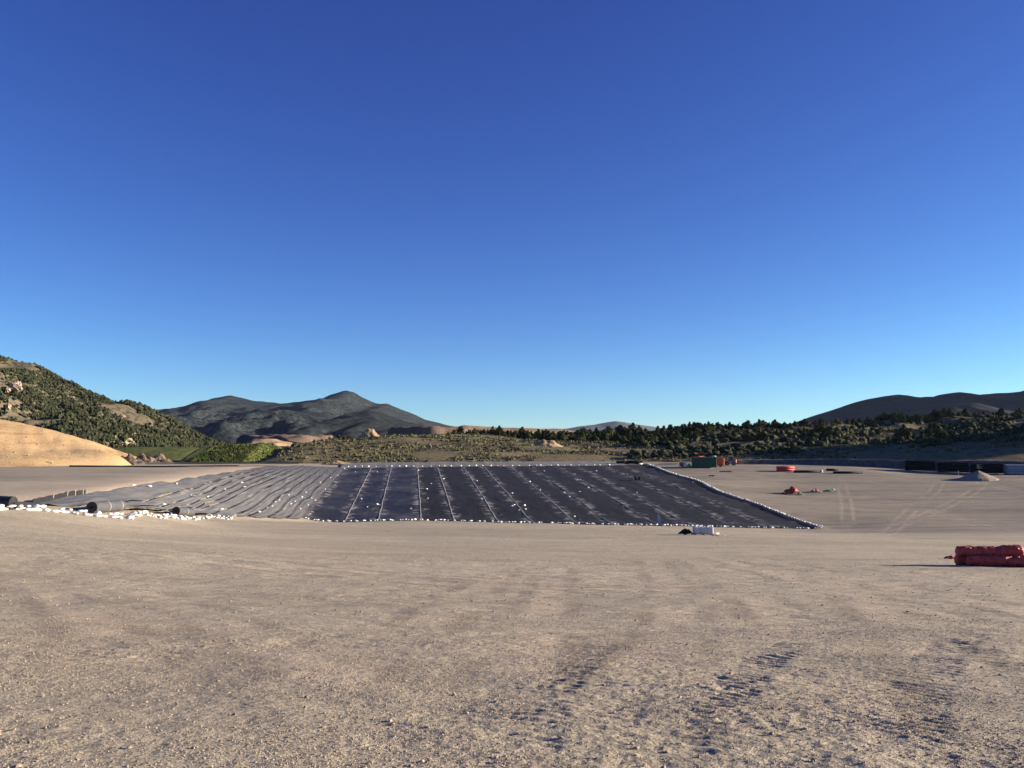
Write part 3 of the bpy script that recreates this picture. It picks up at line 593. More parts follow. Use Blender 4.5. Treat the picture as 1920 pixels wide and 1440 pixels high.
# dark scrub oak and juniper scrub on the right hill (uncountable)
n = 9000; X = rng.uniform(30, 300, n); Y = rng.uniform(272, 520, n); zz = H(X, Y); px = X / Y * F + 960
k = (px > 1180) & (px < 2000) & (zz > G(X, Y) + .05) & (fbm(X * .035, Y * .03, 3, 72) > -.12 + .3 * rng.random(n)); s = rng.uniform(.5, 1.5, k.sum())
tag(scatter_blobs('scrub', np.stack([X[k], Y[k], zz[k]], 1), s, s * .85, M['woodland'], 'ico', .4, False, rng.random(k.sum()), .2), kind='stuff')
# ------------------------------------------------------------------ trees
t = NT('juniper_foliage'); v = t.obj(); inf = t.node('ShaderNodeObjectInfo').outputs['Random']; nz = t.noise(v, .9, 3)
c = t.mix(t.ramp(nz, .3, .7), (.020, .030, .013), (.055, .065, .025)); c = t.mix(t.math('MULTIPLY', inf, .6), c, (.075, .07, .033)); M['foliage'] = t.fin(c, .85, None, .15)
M['bark'] = plain('bark', (.10, .075, .055), .95, .35, 4, .1)
def tree_mesh(seed, H_, W, conic):
    rs = np.random.default_rng(seed); lob = []
    nl = rs.integers(9, 14)
    for i in range(nl):
        f = (i + .5) / nl; zc = H_ * (.2 + .7 * f); rad = W / 2 * ((1 - f) ** (.5 if conic else .25)) * (.55 + .45 * math.sin(math.pi * min(1, f + .28)))
        a = rs.uniform(0, 6.28); off = rad * rs.uniform(.15, .6); lob.append((off * math.cos(a), off * math.sin(a), zc, max(.45, rad * rs.uniform(.5, .8))))
    V_ = []; Fq = []
    for (x, y, z, r) in lob:
        m = int(40 + 46 * r)
        for _ in range(m):
            d = rs.normal(size=3); d /= np.linalg.norm(d); p = np.array((x, y, z)) + d * r * rs.uniform(.55, 1.08) * np.array((1, 1, .8))
            a = rs.normal(size=3); a -= d * a.dot(d) * .6; a /= np.linalg.norm(a); b = np.cross(a, rs.normal(size=3)); b /= np.linalg.norm(b); s_ = rs.uniform(.2, .42)
            o = len(V_); V_ += [p - a * s_ - b * s_ * .6, p + a * s_ - b * s_ * .6, p + a * s_ * .7 + b * s_ * .7, p - a * s_ * .7 + b * s_ * .7]; Fq.append((o, o + 1, o + 2, o + 3))
    cr = mesh_np('crown', np.array(V_), np.array(Fq), False); cr.materials.append(M['foliage'])
    tb = MB(); tb.tube((0, 0, -.4), (0, 0, H_ * .55), .2, .09, 7); tb.tube((0, 0, H_ * .5), (.1, .05, H_ * .9), .09, .03, 5)
    for (x, y, z, r) in lob[::2]: tb.tube((0, 0, z * .75), (x, y, z), .06, .025, 4)
    tm = tb.mesh('trunk', True); tm.materials.append(M['bark']); return cr, tm
ORD = 'first second third fourth fifth sixth seventh eighth ninth tenth eleventh twelfth thirteenth fourteenth fifteenth sixteenth seventeenth eighteenth nineteenth twentieth'.split()
ORD += ['twenty-' + w for w in ORD[:9]] + ['thirtieth'] + ['thirty-' + w for w in ORD[:9]]
TREES = [tree_mesh(200 + i, rng.uniform(5.2, 6.2), rng.uniform(5.2, 6.8), i % 4 == 0) for i in range(8)]
def plant(px, Yg, sc, label, group, name='juniper_tree', k=None, fn=None):
    X = (px - 960) / F * Yg; z = float((fn or H)(np.array(X), np.array(Yg))); cr, tm = TREES[rng.integers(8) if k is None else k]
    o = empty(name, (X, Yg, z - .1), rng.uniform(0, 6.28)); o.scale = (sc * rng.uniform(.85, 1.15),) * 2 + (sc,)
    link('crown', cr, None, o); link('trunk', tm, None, o); tag(o, label, 'tree', group); return o
for px in np.arange(866, 1330, 4.2):      # dense tree line
    f = (px - 868) / 457; plant(px + rng.uniform(-3, 3), 392 + rng.uniform(-8, 30) + 12 * f, (rng.uniform(.5, .8) + .35 * (rng.random() < .14)) * (.78 + .38 * f), 'dark juniper in the dense tree line behind the sagebrush hill', 'junipers in the dense tree line')
for i, px in enumerate(np.arange(1020, 1330, 10.5)): plant(px + rng.uniform(-3, 3), rng.uniform(352, 385), rng.uniform(.55, .95), ORD[i] + ' juniper from the left in the loose row before the dense tree line', 'junipers before the tree line')
for i, px in enumerate((1336, 1345, 1352, 1360, 1368, 1374, 1383, 1395, 1402, 1414, 1424, 1431, 1442, 1452, 1458, 1470, 1481, 1490, 1499, 1508)):
    plant(px, rng.uniform(414, 428), rng.uniform(.5, .9), ORD[i] + ' juniper from the left on the ridge crest against the sky', 'junipers on the ridge crest')
for i, px in enumerate(np.linspace(1192, 1508, 38)): plant(px + rng.uniform(-4, 4), rng.uniform(318, 400), rng.uniform(.4, .8), ORD[i] + ' juniper from the left on the shaded slope below the ridge', 'junipers on the shaded slope')
for i, (px, Yg, sc) in enumerate(((1512, 345, .9), (1520, 335, 1.05), (1524, 322, .7), (1530, 350, 1.1), (1541, 338, 1.15), (1548, 330, 1.0), (1552, 318, .75), (1556, 342, 1.1), (1566, 336, .95), (1575, 345, .8))):
    plant(px, Yg, sc, ORD[i] + ' juniper from the left in the tall clump left of the right hill', 'junipers in the clump')
for i, (px, Yg, sc) in enumerate(((1600, 350, .6), (1625, 340, .55), (1664, 320, .5), (1686, 335, .95), (1695, 330, 1.05), (1706, 338, .9), (1728, 318, .7), (1742, 340, 1.0), (1751, 345, 1.15), (1760, 335, .9), (1772, 322, .6), (1781, 330, .8), (1815, 325, .5), (1840, 345, .6), (1865, 330, .45), (1882, 352, .7), (1900, 315, .5))):
    plant(px, Yg, sc, ORD[i] + ' juniper from the left scattered on the slope of the right hill', 'junipers on the right slope')
for px in np.arange(1515, 1935, 5.2): plant(px + rng.uniform(-3, 3), rng.uniform(470, 520), rng.uniform(.6, 1.1), 'dark juniper in the row along the top of the right hill', 'junipers along the right hilltop')
for i, (px, Yg, sc) in enumerate(((590, 315, .25), (618, 334, .3), (628, 338, .42), (636, 340, .5), (645, 342, .38), (655, 341, .45), (664, 339, .3), (697, 330, .35), (770, 345, .25), (840, 352, .3), (852, 368, .45), (880, 372, .5))):
    plant(px, Yg, sc, ORD[i] + ' low juniper bush from the left on the crest of the sagebrush hill', 'bushes on the sage hill crest', 'juniper_bush')
# ------------------------------------------------------------------ liner
def mat_liner(name, base, dustc, tick, gen, rough):
    t = NT(name); uv = t.attr('pan', True); sp = t.node('ShaderNodeSeparateXYZ'); t.put(sp.inputs[0], uv); p = t.geo()
    u = sp.outputs[0]; w = sp.outputs[1]; v = sp.outputs[2]           # across (m), panel width, along (m)
    e = t.math('MINIMUM', u, t.math('SUBTRACT', w, u))               # distance to the nearer seam
    cmb = t.node('ShaderNodeCombineXYZ'); t.put(cmb.inputs[0], u); t.put(cmb.inputs[1], v); t.put(cmb.inputs[2], t.attr('seed'))
    tn = t.noise(t.map(cmb.outputs[0], (.45, .42, 9.0)), 1, 2, .5); tk = t.math('MULTIPLY', t.ramp(tn, .54, .60), t.ramp(e, 1.9, .6))
    hz = t.math('MULTIPLY', t.ramp(t.noise(p, .11, 5, .65), .45, .75), gen); sm = t.math('MULTIPLY', t.ramp(e, 1.2, .1), t.ramp(t.noise(p, .25, 3), .3, .6))
    c = t.mix(hz, base, dustc); c = t.mix(t.math('MULTIPLY', sm, tick * .45), c, dustc); c = t.mix(t.math('MULTIPLY', tk, tick), c, tuple(min(1, a * 1.7) for a in dustc))
    isl = t.math('MULTIPLY', t.ramp(t.noise(t.map(cmb.outputs[0], (.35, .8, 9.)), 1, 3, .5), .68, .74), tick * .8); c = t.mix(isl, c, dustc)
    h = t.noise(t.map(cmb.outputs[0], (1.2, .3, 1)), 1, 4, .6)
    return t.fin(c, rough, t.bump(h, .5, .12), .22)
M['liner'] = mat_liner('black_geomembrane', (.010, .0105, .012), (.14, .128, .115), .75, .06, .75)
M['liner_dust'] = mat_liner('dusty_geomembrane', (.022, .0225, .026), (.17, .155, .135), .8, .5, .6)
M['geotextile'] = mat_liner('grey_geotextile', (.115, .114, .118), (.22, .205, .182), .22, .3, .85)
M['strip'] = mat_liner('pale_geotextile', (.16, .155, .15), (.26, .235, .205), .5, .5, .9)
M['weld'] = plain('dusty_weld', (.21, .20, .185), .8, .35, 1.5, .2)
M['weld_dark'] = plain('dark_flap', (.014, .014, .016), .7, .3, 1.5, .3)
main = empty('geomembrane_liner', tuple(NL)); tag(main, 'large black geomembrane sheet of parallel panels lining the far slope of the basin', 'liner')
def main_pt(s, t_):
    q = (NL * (1 - s)[..., None] + NR * s[..., None]) * (1 - t_)[..., None] + (FL * (1 - s)[..., None] + FR * s[..., None]) * t_[..., None]
    return q[..., 0], q[..., 1]
NP = 13; NA = 13; NB = 170
sed = [0] + [(i + (.12 if i % 2 else -.1) * .6) / NP for i in range(1, NP)] + [1]
def wr(x, y): return .05 * fbm(x * .5, y * .13, 3, 15) + .03 * ridged(x * .9, y * .22, 2, 19)
for i in range(NP):
    a, b = sed[i], sed[i + 1]; S, T = np.meshgrid(np.linspace(a, b, NA), np.linspace(0, 1, NB)); 
    rag = .006 * gnoise(S * 60, S * 0 + 3.3, 4) * (1 - T)
    X, Y = main_pt(S, T + rag); Z = G(X, Y) + .06 + wr(X, Y) + .002 * i
    w = (b - a) * 86.0; uu = (S - a) / (b - a) * w
    me = mesh_np('liner_panel', np.stack([X.ravel(), Y.ravel(), Z.ravel()], 1) - NL, gridfaces(NB, NA), True, {'pan': np.stack([uu.ravel(), np.full(uu.size, w), T.ravel() * 100], 1), 'seed': np.full(uu.size, i * 3.7)})
    link('liner_panel', me, M['liner_dust'] if i < 3 else M['liner'], main)
    if 0 < i:      # weld seam: a raised flap
        pale_ = i in (1, 2, 3, 4, 5, 6, 7, 10); k = np.linspace(0, 1, NB); V_ = []
        wd = .16 if pale_ else .09
        for off, h in ((-wd, .0), (-.03, .055), (.03, .055), (wd, .0)):
            sx = np.full(NB, a) + (off + .12 * gnoise(k * 14, k * 0 + i, 8)) / 86.0; X, Y = main_pt(sx, k); V_.append(np.stack([X, Y, G(X, Y) + wr(X, Y) + .055 + .002 * i + h], 1))
        V_ = np.stack(V_, 1).reshape(-1, 3) - NL; link('weld_seam', mesh_np('weld_seam', V_, gridfaces(NB, 4)), M['weld'], main)
# black flap over the ridge along the right edge; also paints the ridge's shaded side
k = np.linspace(0, 1, NB); V_ = []
for off, h in ((-1.1, .11), (-.7, .13), (-.3, .13), (.1, .12), (.4, .1)):
    X, Y = main_pt(np.full(NB, 1 + off / 86), k); V_.append(np.stack([X, Y, G(X, Y) + h + .02 * gnoise(k * 80, k * 0 + off, 3)], 1))
link('edge_flap', mesh_np('edge_flap', np.stack(V_, 1).reshape(-1, 3) - NL, gridfaces(NB, 5)), M['weld_dark'], main)
# pale geotextile strip along the top edge
k = np.linspace(-.02, .93, 200); V_ = []; UVv = []
for off, dz in ((-2.5, .14), (0, .2), (4, .24), (9, .28), (13, .3), (16, .25)):
    X, Y = main_pt(k, np.full(200, 1 + (off + .8 * gnoise(k * 30, k * 0 + .5, 6) * (off in (-2.5, 16))) / 98)); V_.append(np.stack([X, Y, G(X, Y) + dz + .06 * ridged(X * .25, Y * .4, 2, 8)], 1)); UVv.append(np.stack([k * 86 % 7, k * 0 + 7, k * 0 + off], 1))
link('top_strip', mesh_np('top_strip', np.stack(V_, 1).reshape(-1, 3) - NL, gridfaces(200, 6), True, {'pan': np.stack(UVv, 1).reshape(-1, 3), 'seed': np.zeros(1200)}), M['strip'], main)

left = empty('geotextile_liner', tuple(ROW[3])); tag(left, 'wrinkled grey sheeting in slanting strips on the left side slope', 'liner')
STS = np.linspace(0, 1, 12)
stp = np.array([P(95, 946, 66), P(160, 955, 69)] + [q for q in ROW[2:]]); enp = np.array([P(500, 873.5, 240), P(560, 875, 246), FL])
def left_pt(a, t_):
    s0 = polyline(stp, a.ravel()).reshape(a.shape + (3,)); e0 = polyline(enp, a.ravel()).reshape(a.shape + (3,)); q = s0 * (1 - t_)[..., None] + e0 * t_[..., None]; le = np.interp(q[..., 1], [p[1] for p in LE], [p[0] for p in LE]); str_ = np.interp(q[..., 1], [stp[0][1], enp[0][1]], [stp[0][0], enp[0][0]]); return q[..., 0] + (le - str_) * np.clip(1 - a * 1.6, 0, 1) ** 1.3, q[..., 1]
for i in range(11):
    a, b = STS[i], STS[i + 1]; S, T = np.meshgrid(np.linspace(a, b, 15), np.linspace(0, 1, 210) ** 1.15); X, Y = left_pt(S, T)
    s_ = (S - a) / (b - a); dd = T * 150
    amp = (.3 + .7 * sstep(.95, .6, T)) * (1.0 if i != 10 else .6)
    Z = G(X, Y) + .09 + .003 * i + amp * (-.02 + .05 * ridged(s_ * 2.2 + i * 5, dd * .045, 2, 33 + i) * s_ * (1 - s_) * 3 + .13 * np.clip(gnoise(s_ * 3 + i * 9, dd * .10, 12) - .2, 0, 1) * 1.6) + .095 * sstep(.84, .97, s_) * amp - .02 * sstep(.1, 0, s_) + .04 * fbm(X * .6, Y * .6, 2, 5)
    w = 5.0
    me = mesh_np('liner_strip', np.stack([X.ravel(), Y.ravel(), Z.ravel()], 1) - ROW[3], gridfaces(210, 15), True, {'pan': np.stack([(s_ * w).ravel(), np.full(S.size, w), dd.ravel()], 1), 'seed': np.full(S.size, i * 2.3)})
    link('liner_strip', me, M['geotextile'], left)

# ------------------------------------------------------------------ sandbags
t = NT('white_bag'); v = t.obj(); M['bag'] = t.fin(t.mix(t.ramp(t.noise(v, 6, 4), .35, .7), (.62, .60, .57), (.82, .81, .79)), .8, t.bump(t.noise(v, 14, 3), .4, .03), .2)
def bag_mesh(seed, L=.62, W=.42, Hh=.24):
    n_ = 9; m_ = 12; rs = np.random.default_rng(seed); V_ = []
    th = np.linspace(-math.pi / 2, math.pi / 2, n_); pa = np.linspace(0, 2 * math.pi, m_ + 1)[:-1]
    for a in th:
        for b in pa:
            x = math.sin(a); r = math.cos(a) ** .55; y = math.copysign(abs(math.cos(b)) ** .7, math.cos(b)) * r; z = math.copysign(abs(math.sin(b)) ** .8, math.sin(b)) * r * (1 - .25 * abs(x))
            k = 1 + rs.uniform(-.09, .09); V_.append((x * L / 2 * (1.0 + .1 * rs.uniform()), y * W / 2 * k, z * Hh / 2 * k + Hh * .42))
    V_.append((L / 2 + .08, 0, Hh * .5)); f = []
    for i in range(n_ - 1):
        for j in range(m_): f.append((i * m_ + j, i * m_ + (j + 1) % m_, i * m_ + m_ + (j + 1) % m_, i * m_ + m_ + j))
    me = mesh_np('sandbag', np.array(V_[:-1]), np.array(f)); me.materials.append(M['bag']); return me
BAGS = [bag_mesh(i) for i in range(6)]
def bag(x, y, z, sc, label, group, name='sandbag', rz=None):
    o = link(name, BAGS[rng.integers(6)]); o.location = (x, y, z); o.rotation_euler = (rng.uniform(-.15, .15), rng.uniform(-.15, .15), rng.uniform(0, 6.28) if rz is None else rz); o.scale = (sc * rng.uniform(.85, 1.15), sc * rng.uniform(.85, 1.15), sc * rng.uniform(.85, 1.2))
    return tag(o, label, 'sandbag', group)
rowp = [P(-30, 954, 55), P(0, 954.5, 56.5), P(120, 957.5, 62), P(240, 963, 71), P(310, 968, 87), P(350, 971, 98), P(440, 973, 122)]
NB1 = 150
for i in range(NB1):
    f = (i + .5) / NB1; f = f ** 1.35; q = polyline(rowp, np.array([f]))[0]; x = q[0] + rng.uniform(-.45, .35); y = q[1] + rng.uniform(-.3, .3)
    z = float(G(np.array(x), np.array(y))) + (.0 if i % 3 else .22); bag(x, y, z, rng.uniform(.6, .9), 'white sandbag in the heaped row at the left corner of the liner', 'sandbags heaped at the left corner')
for i in range(70):
    s_ = (i + rng.uniform(.1, .9)) / 70; X, Y = main_pt(np.array([s_]), np.array([0.0])); x = X[0]; y = Y[0] + rng.uniform(-.5, .35); z = float(G(np.array(x), np.array(y))) + .05
    bag(x, y, z, rng.uniform(.55, .9) * (1.35 if i % 12 == 3 else 1), 'white sandbag in the single row along the near edge of the black liner', 'sandbags along the near edge')
s_ = rng.random(130); X, Y = main_pt(s_, np.zeros(130)); Y = Y + rng.uniform(-.3, .3, 130); sz_ = rng.uniform(.12, .26, 130); tag(scatter_blobs('small_sandbags', np.stack([X, Y, G(X, Y) + .06], 1), sz_, sz_ * .5, M['bag'], 'ico', .2, True, None, .1), kind='stuff')
far_bags = []
for i in range(100):
    t_ = ((i + rng.uniform(.2, .8)) / 100); X, Y = main_pt(np.array([1 + .25 / 86]), np.array([t_])); x = X[0] + rng.uniform(-.15, .2); y = Y[0]; z = float(G(np.array(x), np.array(y))) + .14
    if t_ < .45: bag(x, y, z, rng.uniform(.8, 1.15), 'white sandbag in the row on the ridge along the right edge of the liner', 'sandbags along the right edge')
    else: far_bags.append((x, y, z))
fb_ = np.array(far_bags); sz_ = rng.uniform(.24, .34, len(fb_)); tag(scatter_blobs('far_sandbags', fb_, sz_, sz_ * .5, M['bag'], 'ico', .15, True, None, .1), kind='stuff')
def liner_ray(px, py):
    lo, hi = 100., 262.
    e1 = P(px, py, 1.0); Ys = np.linspace(lo, hi, 500); below = e1[2] * Ys <= G0(e1[0] * Ys, Ys)
    return P(px, py, Ys[np.argmax(below)] if below.any() else hi)
spots = [(707, 947), (688, 952), (676, 937), (800, 918), (801, 936), (808, 908), (831, 899), (893, 903), (902, 937), (960, 926), (964, 948), (959, 950), (973, 958), (985, 956), (983, 949), (993, 904), (1012, 920), (1020, 884), (1058, 925), (1067, 933), (1086, 923), (1077, 890), (1083, 901), (1087, 901), (1103, 915), (1077, 970), (1118, 884), (1137, 902), (1194, 925), (1176, 890), (707, 886), (666, 886), (784, 883), (769, 955)]
for (px, py) in spots:
    q = liner_ray(px, py); bag(q[0], q[1], q[2] + .08, rng.uniform(.75, 1.1), 'single white ballast bag lying out on the black liner panels', 'loose ballast bags on the black liner')
for (px, py) in [(420, 920), (357, 931), (307, 949), (389, 934), (453, 907), (458, 915), (500, 954), (516, 943), (523, 940), (541, 930), (545, 947), (566, 934), (573, 925), (590, 940), (600, 906), (609, 919), (619, 897), (645, 880), (633, 893), (486, 962), (510, 951), (552, 942), (563, 956), (576, 949), (583, 936), (608, 893), (415, 957), (330, 910), (280, 915), (250, 912)]:
    q = liner_ray(px, py); bag(q[0], q[1], q[2] + .14, rng.uniform(.65, 1.0), 'single pale ballast bag lying out on the grey sheeting strips', 'loose ballast bags on the grey sheeting')
tb__ = np.array([liner_ray(px + rng.uniform(-4, 4), 877 - (px - 650) * .006) + (0, 0, .24) for px in np.arange(652, 1150, 14)]); sz_ = rng.uniform(.2, .42, len(tb__))
tag(scatter_blobs('top_edge_sandbags', tb__, sz_, sz_ * .55, M['bag'], 'ico', .2, True, None, .1), kind='stuff')

# ------------------------------------------------------------------ black rolls at the left
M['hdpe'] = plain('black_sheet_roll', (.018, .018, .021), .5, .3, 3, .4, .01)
M['hdpe_grey'] = plain('dusty_sheet_roll', (.07, .07, .073), .55, .2, 2, .4, .01)
M['core'] = plain('dark_core', (.01, .01, .01), .9, .2, 3)
M['endface'] = plain('roll_end', (.035, .035, .038), .7, .4, 8, .2, .02)
M['strap'] = plain('pale_strap', (.28, .28, .28), .6, .1, 3)
M['lumber'] = plain('lumber', (.48, .36, .22), .85, .25, 3)
def sheet_roll(a, b, r, label, outer, straps=(), cat='roll'):
    a = Vector(a); b = Vector(b); o = empty('liner_roll', tuple(a)); d = (b - a)
    MB().tube((0, 0, 0), d, r, n=40, inner=r * .22).build('wound_sheet', outer, o, True).data.set_sharp_from_angle(angle=.6)
    u_ = d.normalized()
    for s_, e in ((0, -1), (1, 1)):
        c_ = d * s_ + u_ * e * .012
        for k in range(4): MB().tube(c_ - u_ * .01, c_ + u_ * .01, r * (.92 - .18 * k), n=40, inner=r * (.92 - .18 * k) - .035).build('wound_edge', M['endface'] if e < 0 else M['hdpe'], o, False)
    MB().tube(-u_ * .06, d + u_ * .06, r * .2, n=20, inner=r * .17).build('core_tube', M['core'], o, True)
    for s_ in straps: MB().tube(d * s_ - u_ * .05, d * s_ + u_ * .05, r + .012, n=40, inner=r + .002).build('strap', M['strap'], o, True)
    return tag(o, label, cat)
def on_ground(px, py, Y, dz=0):
    q = P(px, py, Y); return np.array((q[0], q[1], float(G(q[0], q[1])) + dz))
a = on_ground(25, 945, 57.5, .46); b = a + np.array((-6.8, .9, .25)); sheet_roll(a, b, .45, 'large black sheet roll cut off by the left edge of the photo', M['hdpe'])
a = on_ground(172, 955, 69.5, .47); b = np.array((a[0] + .1, a[1] + 5.0, 0)); b[2] = float(G(b[0], b[1])) + .50; sheet_roll(a, b, .46, 'grey sheet roll with dark open end and two straps behind the sandbags', M['hdpe_grey'], (.45, .88))
a = on_ground(330, 964, 101, .47); b = np.array((a[0] + .1, a[1] + 4.6, 0)); b[2] = float(G(b[0], b[1])) + .52; sheet_roll(a, b, .48, 'short grey sheet roll at the right end of the sandbag row', M['hdpe_grey'], (.55,))
# silt fence: black fabric and stakes, stepping up the edge
def fence(pts, h, label, stakes, name='silt_fence', steps=None):
    base = on_ground(*pts[0]); o = empty(name, tuple(base)); n_ = 40; k = np.linspace(0, 1, n_); pp = np.array([on_ground(*p) for p in pts]); c = polyline(pp, k); c[:, 2] = G(c[:, 0], c[:, 1])
    hh = h * (1 + .18 * gnoise(k * 12, k * 0 + .3, 5)); V_ = np.concatenate([c - base - (0, 0, .1), c - base + np.stack([0 * k, .06 * np.sin(k * 40), hh], 1), c - base + np.stack([0 * k, .06 * np.sin(k * 40) + .03, hh], 1), c - base + (0, .05, -.1)])
    link('fabric', mesh_np('fabric', V_, gridfaces(4, n_), False), M['weld_dark'], o)
    for s_ in stakes:
        q = polyline(pp, np.array([s_]))[0]; q[2] = float(G(q[0], q[1])); MB().box(tuple(q - base + (0, -.08, h * .55)), (.09, .06, h * 1.3), 0, rng.uniform(-.1, .1)).build('stake', M['lumber'], o)
    return tag(o, label, 'fence')
fence([(62, 944, 70), (110, 934, 79), (160, 927, 90)], .48, 'low black fabric fence with wooden stakes behind the left rolls', (.35, .62, .78, .95))
fence([(34, 950, 61), (75, 949, 64)], .42, 'short black fabric strip standing right of the cut-off roll', ())
fence([(140, 871, 224), (330, 871, 244), (450, 871, 252), (560, 873, 258)], .55, 'long low black strip across the far edge of the left pad', ())  # upright black strip without stakes along the far line
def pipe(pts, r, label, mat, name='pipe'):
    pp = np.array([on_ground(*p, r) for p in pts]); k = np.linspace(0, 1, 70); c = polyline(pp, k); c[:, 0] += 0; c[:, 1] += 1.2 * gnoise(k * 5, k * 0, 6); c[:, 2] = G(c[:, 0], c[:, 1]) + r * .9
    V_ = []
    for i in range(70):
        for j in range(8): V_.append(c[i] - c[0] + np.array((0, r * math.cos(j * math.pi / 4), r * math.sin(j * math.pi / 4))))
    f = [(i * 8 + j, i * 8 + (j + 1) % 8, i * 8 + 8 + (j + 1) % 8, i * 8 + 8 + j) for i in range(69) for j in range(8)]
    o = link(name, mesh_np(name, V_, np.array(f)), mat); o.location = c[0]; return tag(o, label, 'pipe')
pipe([(130, 875, 208), (250, 875, 212), (350, 876, 214), (450, 875.5, 222), (545, 873.5, 240)], .2, 'thin black line snaking across the left pad in front of the long strip', M['hdpe'], 'black_line')  # black tube following the thin dark line across the pad

# ------------------------------------------------------------------ red rolls, near right
t = NT('red_wrap'); v = t.obj(); M['red'] = t.fin(t.mix(t.ramp(t.noise(v, 5, 5), .3, .7), (.38, .032, .026), (.56, .085, .06)), .55, t.bump(t.noise(v, 11, 5, .7), .9, .07), .5)
t = NT('red_tarp'); v = t.obj(); M['tarp'] = t.fin(t.mix(t.ramp(t.noise(v, 3, 4), .3, .7), (.36, .03, .025), (.52, .07, .045)), .5, None, .4)
def red_roll(a, b, r, label, seed, name='red_roll'):
    a = Vector(a); b = Vector(b); d = b - a; L = d.length; q = d.normalized().to_track_quat('X', 'Z').to_matrix(); nr, ns = 170, 52; V_ = []; f = []
    U, A = np.meshgrid(np.linspace(0, 1, nr), np.linspace(0, 2 * math.pi, ns + 1)[:-1], indexing='ij'); ex = np.minimum(U, 1 - U) * L
    rr = r * (1 - .55 * np.clip(1 - ex / .1, 0, 1) ** 2) * (1 + .24 * ridged(U * L * 4.6 + seed, np.cos(A) * 1.4 + seed, 4, seed) * .6 + .09 * gnoise(U * L * 5, np.sin(A) * 2 + seed, seed + 2) + .12 * np.clip(gnoise(U * L * 4.2 + seed, A * 1.1, seed + 7), 0, 1) - .07 * np.clip(gnoise(U * L * 3 + seed, A * .9 + 3, seed + 9), 0, 1) + .05 * gnoise(U * L * 1.3, np.sin(A) + 7, seed + 5))
    flat = np.where(np.sin(A) < -.6, .93, 1)
    sag = .045 * gnoise(U * L * .9 + seed, U * 0 + 1.5, seed + 3); Vn = np.stack([U * L, rr * np.cos(A) + sag, rr * np.sin(A) * flat + .6 * sag * (np.sin(A) > -.3) + .035 * gnoise(U * L * 1.7 + seed, U * 0 + 4.5, seed + 4) * (np.sin(A) > 0)], 2).reshape(-1, 3)
    f = [(i * ns + j, i * ns + (j + 1) % ns, i * ns + ns + (j + 1) % ns, i * ns + ns + j) for i in range(nr - 1) for j in range(ns)]
    Vn = np.concatenate([Vn, [(.02, 0, 0), (L - .02, 0, 0)]]); f3 = [(len(Vn) - 2, (j + 1) % ns, j) for j in range(ns)] + [(len(Vn) - 1, (nr - 1) * ns + j, (nr - 1) * ns + (j + 1) % ns) for j in range(ns)]
    Vn = Vn @ np.array(q).T
    o = link(name, mesh_np(name, Vn, [np.array(f), np.array(f3)]), M['red']); o.location = a; return tag(o, label, 'roll', 'red wrapped rolls')
r_ = .2
p0 = gp(1812, 1061); p1 = p0 + np.array((3.6, -.95, 0)); 
def gz(p): return np.array((p[0], p[1], float(G(p[0], p[1])) + float(relief(np.array([[p[0]]]), np.array([[p[1]]]), False)[0, 0])))
fa = gz(p0) + (0, 0, r_ * .93); fb = gz(p1) + (0, 0, r_ * .93); red_roll(fa, fb, r_, 'red wrapped roll at the bottom front of the near stack', 3)
pn = np.array((.25, .96, 0)); pn /= np.linalg.norm(pn)
ba = gz(p0 + pn * .46 - (.3, -.06, 0)) + (0, 0, r_ * .93); bb = gz(p1 + pn * .46 - (.3, -.06, 0)) + (0, 0, r_ * .93); red_roll(ba, bb, r_, 'red wrapped roll at the bottom back of the near stack', 8)
ta = (fa + ba) / 2 + np.array((-.12, .12, r_ * 1.55)); tb_ = (fb + bb) / 2 + np.array((-1.45, .46, r_ * 1.55)); red_roll(ta, tb_, r_ * .96, 'crumpled red wrapped roll lying on top of the near stack', 12)
# loose red scrap at the left end
def scrap(name, px, py, Y, size, mat, label, cat, seed, h=.4, near=False):
    q = gz(gp(px, py)) if near else on_ground(px, py, Y); n_ = 26; X, Yy = np.meshgrid(np.linspace(-1, 1, n_), np.linspace(-1, 1, n_)); e = np.sqrt(X ** 2 + Yy ** 2) + .35 * fbm(X * 1.6 + seed, Yy * 1.6, 2, seed)
    Z = h * np.clip(1.0 - e, 0, 1) ** .6 * (1 + .55 * ridged(X * 1.9 + seed, Yy * 1.9, 3, seed + 1) * .6) + .01
    V_ = np.stack([X.ravel() * size[0] / 2, Yy.ravel() * size[1] / 2, Z.ravel()], 1); f = gridfaces(n_, n_); ev = e.ravel(); f = f[(ev[f] < 1.0).all(1)]
    me = mesh_np(name, V_, f); o = link(name, me, M[mat]); o.location = q; m = o.modifiers.new('thick', 'SOLIDIFY'); m.thickness = .03
    return tag(o, label, cat)
scrap('red_scrap', 1783, 1048, 0, (.7, .4), 'red', 'thin torn scrap of red wrap left of the near red rolls', 'scrap', 4, .1, True)

